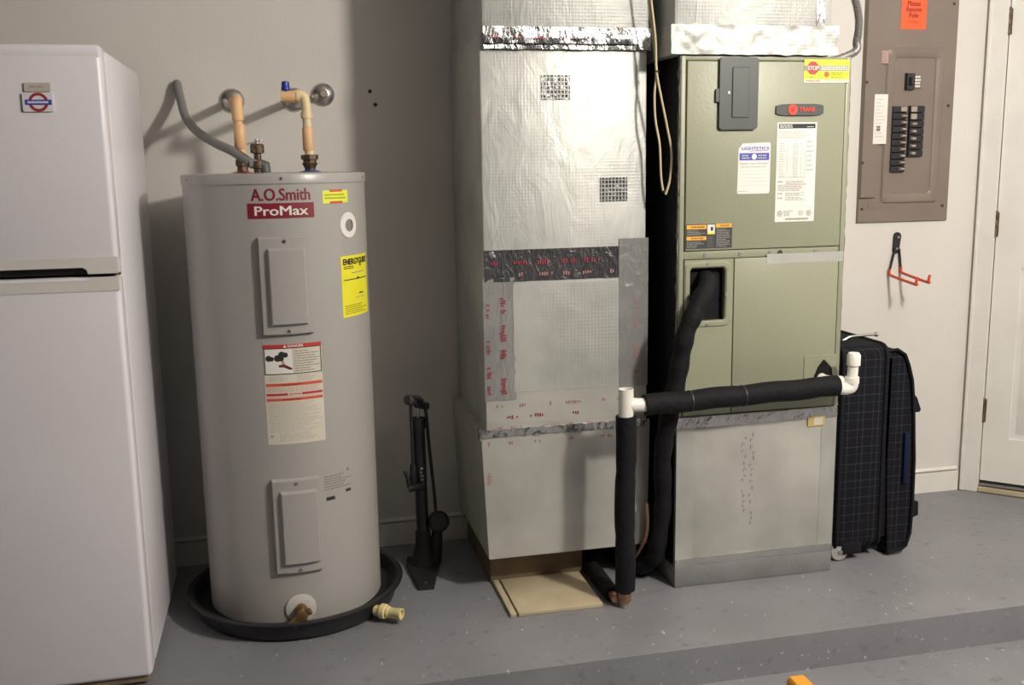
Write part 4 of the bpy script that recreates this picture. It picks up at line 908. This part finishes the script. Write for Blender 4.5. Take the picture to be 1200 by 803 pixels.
# side straps, pull handle, wheels
p = PY(1062, 550, SY); b = MB(); box(b, (p.x-.009, SY-.001, PY(1060, 567, SY).z), (p.x+.006, SY+.012, PY(1060, 508, SY).z), sblue, .003); b.build('blue_tab', pk, 'dull blue fabric tab')
for px, py, h in ((1073, 476, .05), (1072, 597, .05)):
    p = PY(px+1, py, SY+.03)
    b = MB(); pz_ = [(p.x-.02, p.z+h), (p.x+.001, p.z+h*.55), (p.x+.017, p.z-.012), (p.x+.012, p.z-.02), (p.x-.02, p.z-.02)] if py < 500 else [(p.x-.02, p.z+h*.6), (p.x+.008, p.z+h*.5), (p.x+.010, p.z-.02), (p.x-.02, p.z-.03)]
    prism(b, lambda u, v, n: (u, SY+.03+n, v), pz_, 0, .30, sblack); b.build('strap', su)
p = PY(1000, 394, SY+.12); p2 = PY(1027, 392, SY+.12)
b = MB(); tube(b, [(p.x-.04, SY+.12, zt-.004), (p.x-.015, SY+.12, p.z-.002), p, p2], .004, steel_m, 8); lathe(b, [(.004, 0), (.0075, .002), (.0075, .010), (.004, .012)], p2-Vector((.006, 0, 0)), (1, 0, 0), zinc_m, 10); b.build('pull_handle', su, 'thin metal bar')
b = MB(); box(b, (SL+.005, SY+.06, zt-.012), (SL+.05, SY1-.06, zt+.022), sblack, .010); b.build('top_grip', su)
for y in (SY+.02, SY1-.05):
    wc = Vector((PY(985.5, 655, SY).x, y, .0325))
    b = MB(); lathe(b, [(.012, -.013), (.029, -.012), (.032, -.006), (.032, .006), (.029, .012), (.012, .013)], wc, (0, 1, 0), mat('wheel_grey', (.34, .33, .34), .22), 20); wo = b.build('wheel', su, 'grey plastic wheel')
    b = MB(); lathe(b, [(.007, -.018), (.007, .018)], wc, (0, 1, 0), steel_m, 10); b.build('axle', wo)
    b = MB(); box(b, (wc.x+.004, y-.02, .022), (wc.x+.075, y+.022, .07), sblack, .008); b.build('wheel_housing', su)
for y in (SY+.05, SY1-.05):
    b = MB(); lathe(b, [(.014, 0), (.016, .01), (.012, .05)], (xm+.03, y, 0), (0, 0, 1), sblack, 10); b.build('foot', su)

# ================================================================== floor pump
PPX, PPY = PF(497, 664).x, PF(497, 664).y
fp = thing('floor_pump', 'black upright bicycle floor pump standing near the wall beside the heater', 'pump', (PPX, PPY, 0))
def pq(x, y): return PY(x, y, PPY)
b = MB()
tipf = PF(501, 692); bl = PF(478, 668); brt = PF(521, 666)
poly = [(PPX-.045, PPY+.06), (PPX-.055, PPY+.015), (tipf.x-.026, tipf.y+.004), (tipf.x+.020, tipf.y), (PPX+.055, PPY+.02), (PPX+.05, PPY+.06)]
prism(b, FZ(0), poly, 0, .014, black_m)
lathe(b, [(.042, .012), (.036, .04), (.026, .075), (.024, .12)], (PPX, PPY, 0), (0, 0, 1), black_m, 20); bs = b.build('base', fp)
b = MB(); screw('bolt', FZ(.014), tipf.x-.002, tipf.y+.025, 0, .006, bs)
pb_ = Vector((PPX, PPY, .06)); ptop = pq(489.5, 478)
def lean(t): return pb_+(ptop-pb_)*t
b = MB(); tube(b, [lean(0), lean(.9)], .0195, mat('pump_barrel', (.014, .014, .018), .35), 18); tube(b, [lean(.86), lean(.93)], [.023, .022], black_m, 18); br_ = b.build('barrel', fp)
FB = lambda u, v, n: tuple(Vector((lean(v).x+(.0195+n)*math.sin(u/.0195), PPY-(.0195+n)*math.cos(u/.0195), lean(v).z)))
b = MB(); lt = mat('pump_lettering', (.38, .38, .40), .5); rules(b, FB, -.002, .47, .012, .60, 5, lt, .0012, .5, .6, .006); b.build('lettering', br_, 'pale worn lettering')
b = MB(); tube(b, [lean(.9), lean(1.0)], .006, steel_m, 10); b.build('piston_rod', fp)
hL = pq(475.5, 466)+Vector((0, -.03, 0)); hR_ = pq(501, 479)+Vector((0, .03, 0)); mid = (hL+hR_)/2
b = MB(); tube(b, smooth_path([hL, hL.lerp(mid, .5)+Vector((0, 0, .003)), mid+Vector((0, 0, .001)), mid.lerp(hR_, .5), hR_], 4), [.014+.003*math.sin(i*PI/4) for i in range(17)], mat('grip_rubber', (.045, .043, .042), .65), 12); b.build('handle', fp)
g = pq(513, 611)+Vector((0, -.01, 0))
b = MB(); lathe(b, [(.030, 0), (.034, .004), (.034, .020), (.030, .024), (.027, .024), (.026, .020)], g+Vector((0, .012, 0)), (.1, -1, .25), black_m, 24); go = b.build('gauge', fp)
b = MB(); lathe(b, [(.026, .0), (.026, .002)], g+Vector((0, -.008, .005)), (.1, -1, .25), mat('gauge_face', (.05, .05, .05), .2), 20); b.build('gauge_face', go)
b = MB(); tube(b, [Vector((PPX+.032, PPY, .012)), g+Vector((0, .01, -.02))], [.024, .016], black_m, 14); b.build('gauge_post', fp)
hp_ = [g+Vector((-.006, 0, .02)), pq(508, 575)+Vector((0, -.012, 0)), pq(502, 520)+Vector((0, -.012, 0)), pq(498, 482)+Vector((0, -.02, 0)), pq(493, 467)+Vector((0, -.025, 0)), pq(484, 463)+Vector((0, -.028, 0)), pq(480.5, 475)+Vector((0, -.02, 0)), pq(482, 510)+Vector((0, -.018, 0)), pq(483, 545)+Vector((0, -.018, 0)), pq(484, 560)+Vector((0, -.022, 0))]
b = MB(); tube(b, smooth_path(hp_, 6), .0052, black_m, 8); b.build('air_hose', fp)
h0 = pq(483.5, 560)+Vector((0, -.022, 0))
b = MB(); tube(b, [h0+Vector((0, 0, .05)), h0, h0+Vector((.0, 0, -.03))], [.009, .012, .011], black_m, 12); tube(b, [h0+Vector((-.016, -.002, -.026)), h0+Vector((.03, 0, -.022))], .013, black_m, 12); tube(b, smooth_path([h0+Vector((-.012, 0, -.022)), h0+Vector((-.018, 0, .005)), h0+Vector((-.026, 0, .032))], 4), [.008]*4+[.006]*4+[.004], black_m, 8); b.build('pump_head', fp)

# ================================================================== small orange piece on the garage floor
q = PF(938, 813, LOW)
b = MB(); prism(b, lambda u, v, n: (q.x+u*.97+n*.02, q.y+.02+n, LOW+v), [(-.033, 0), (.026, 0), (.030, .004), (.024, .034), (.018, .040), (-.022, .040), (-.028, .034)], -.06, .0, mat('orange_plastic', (.80, .36, .03), .45)); box(b, (q.x-.042, q.y-.04, LOW), (q.x-.030, q.y+.012, LOW+.012), dark_pl, .002)
b.build('orange_block', None, 'small orange plastic block on the garage floor below the step', 'block')
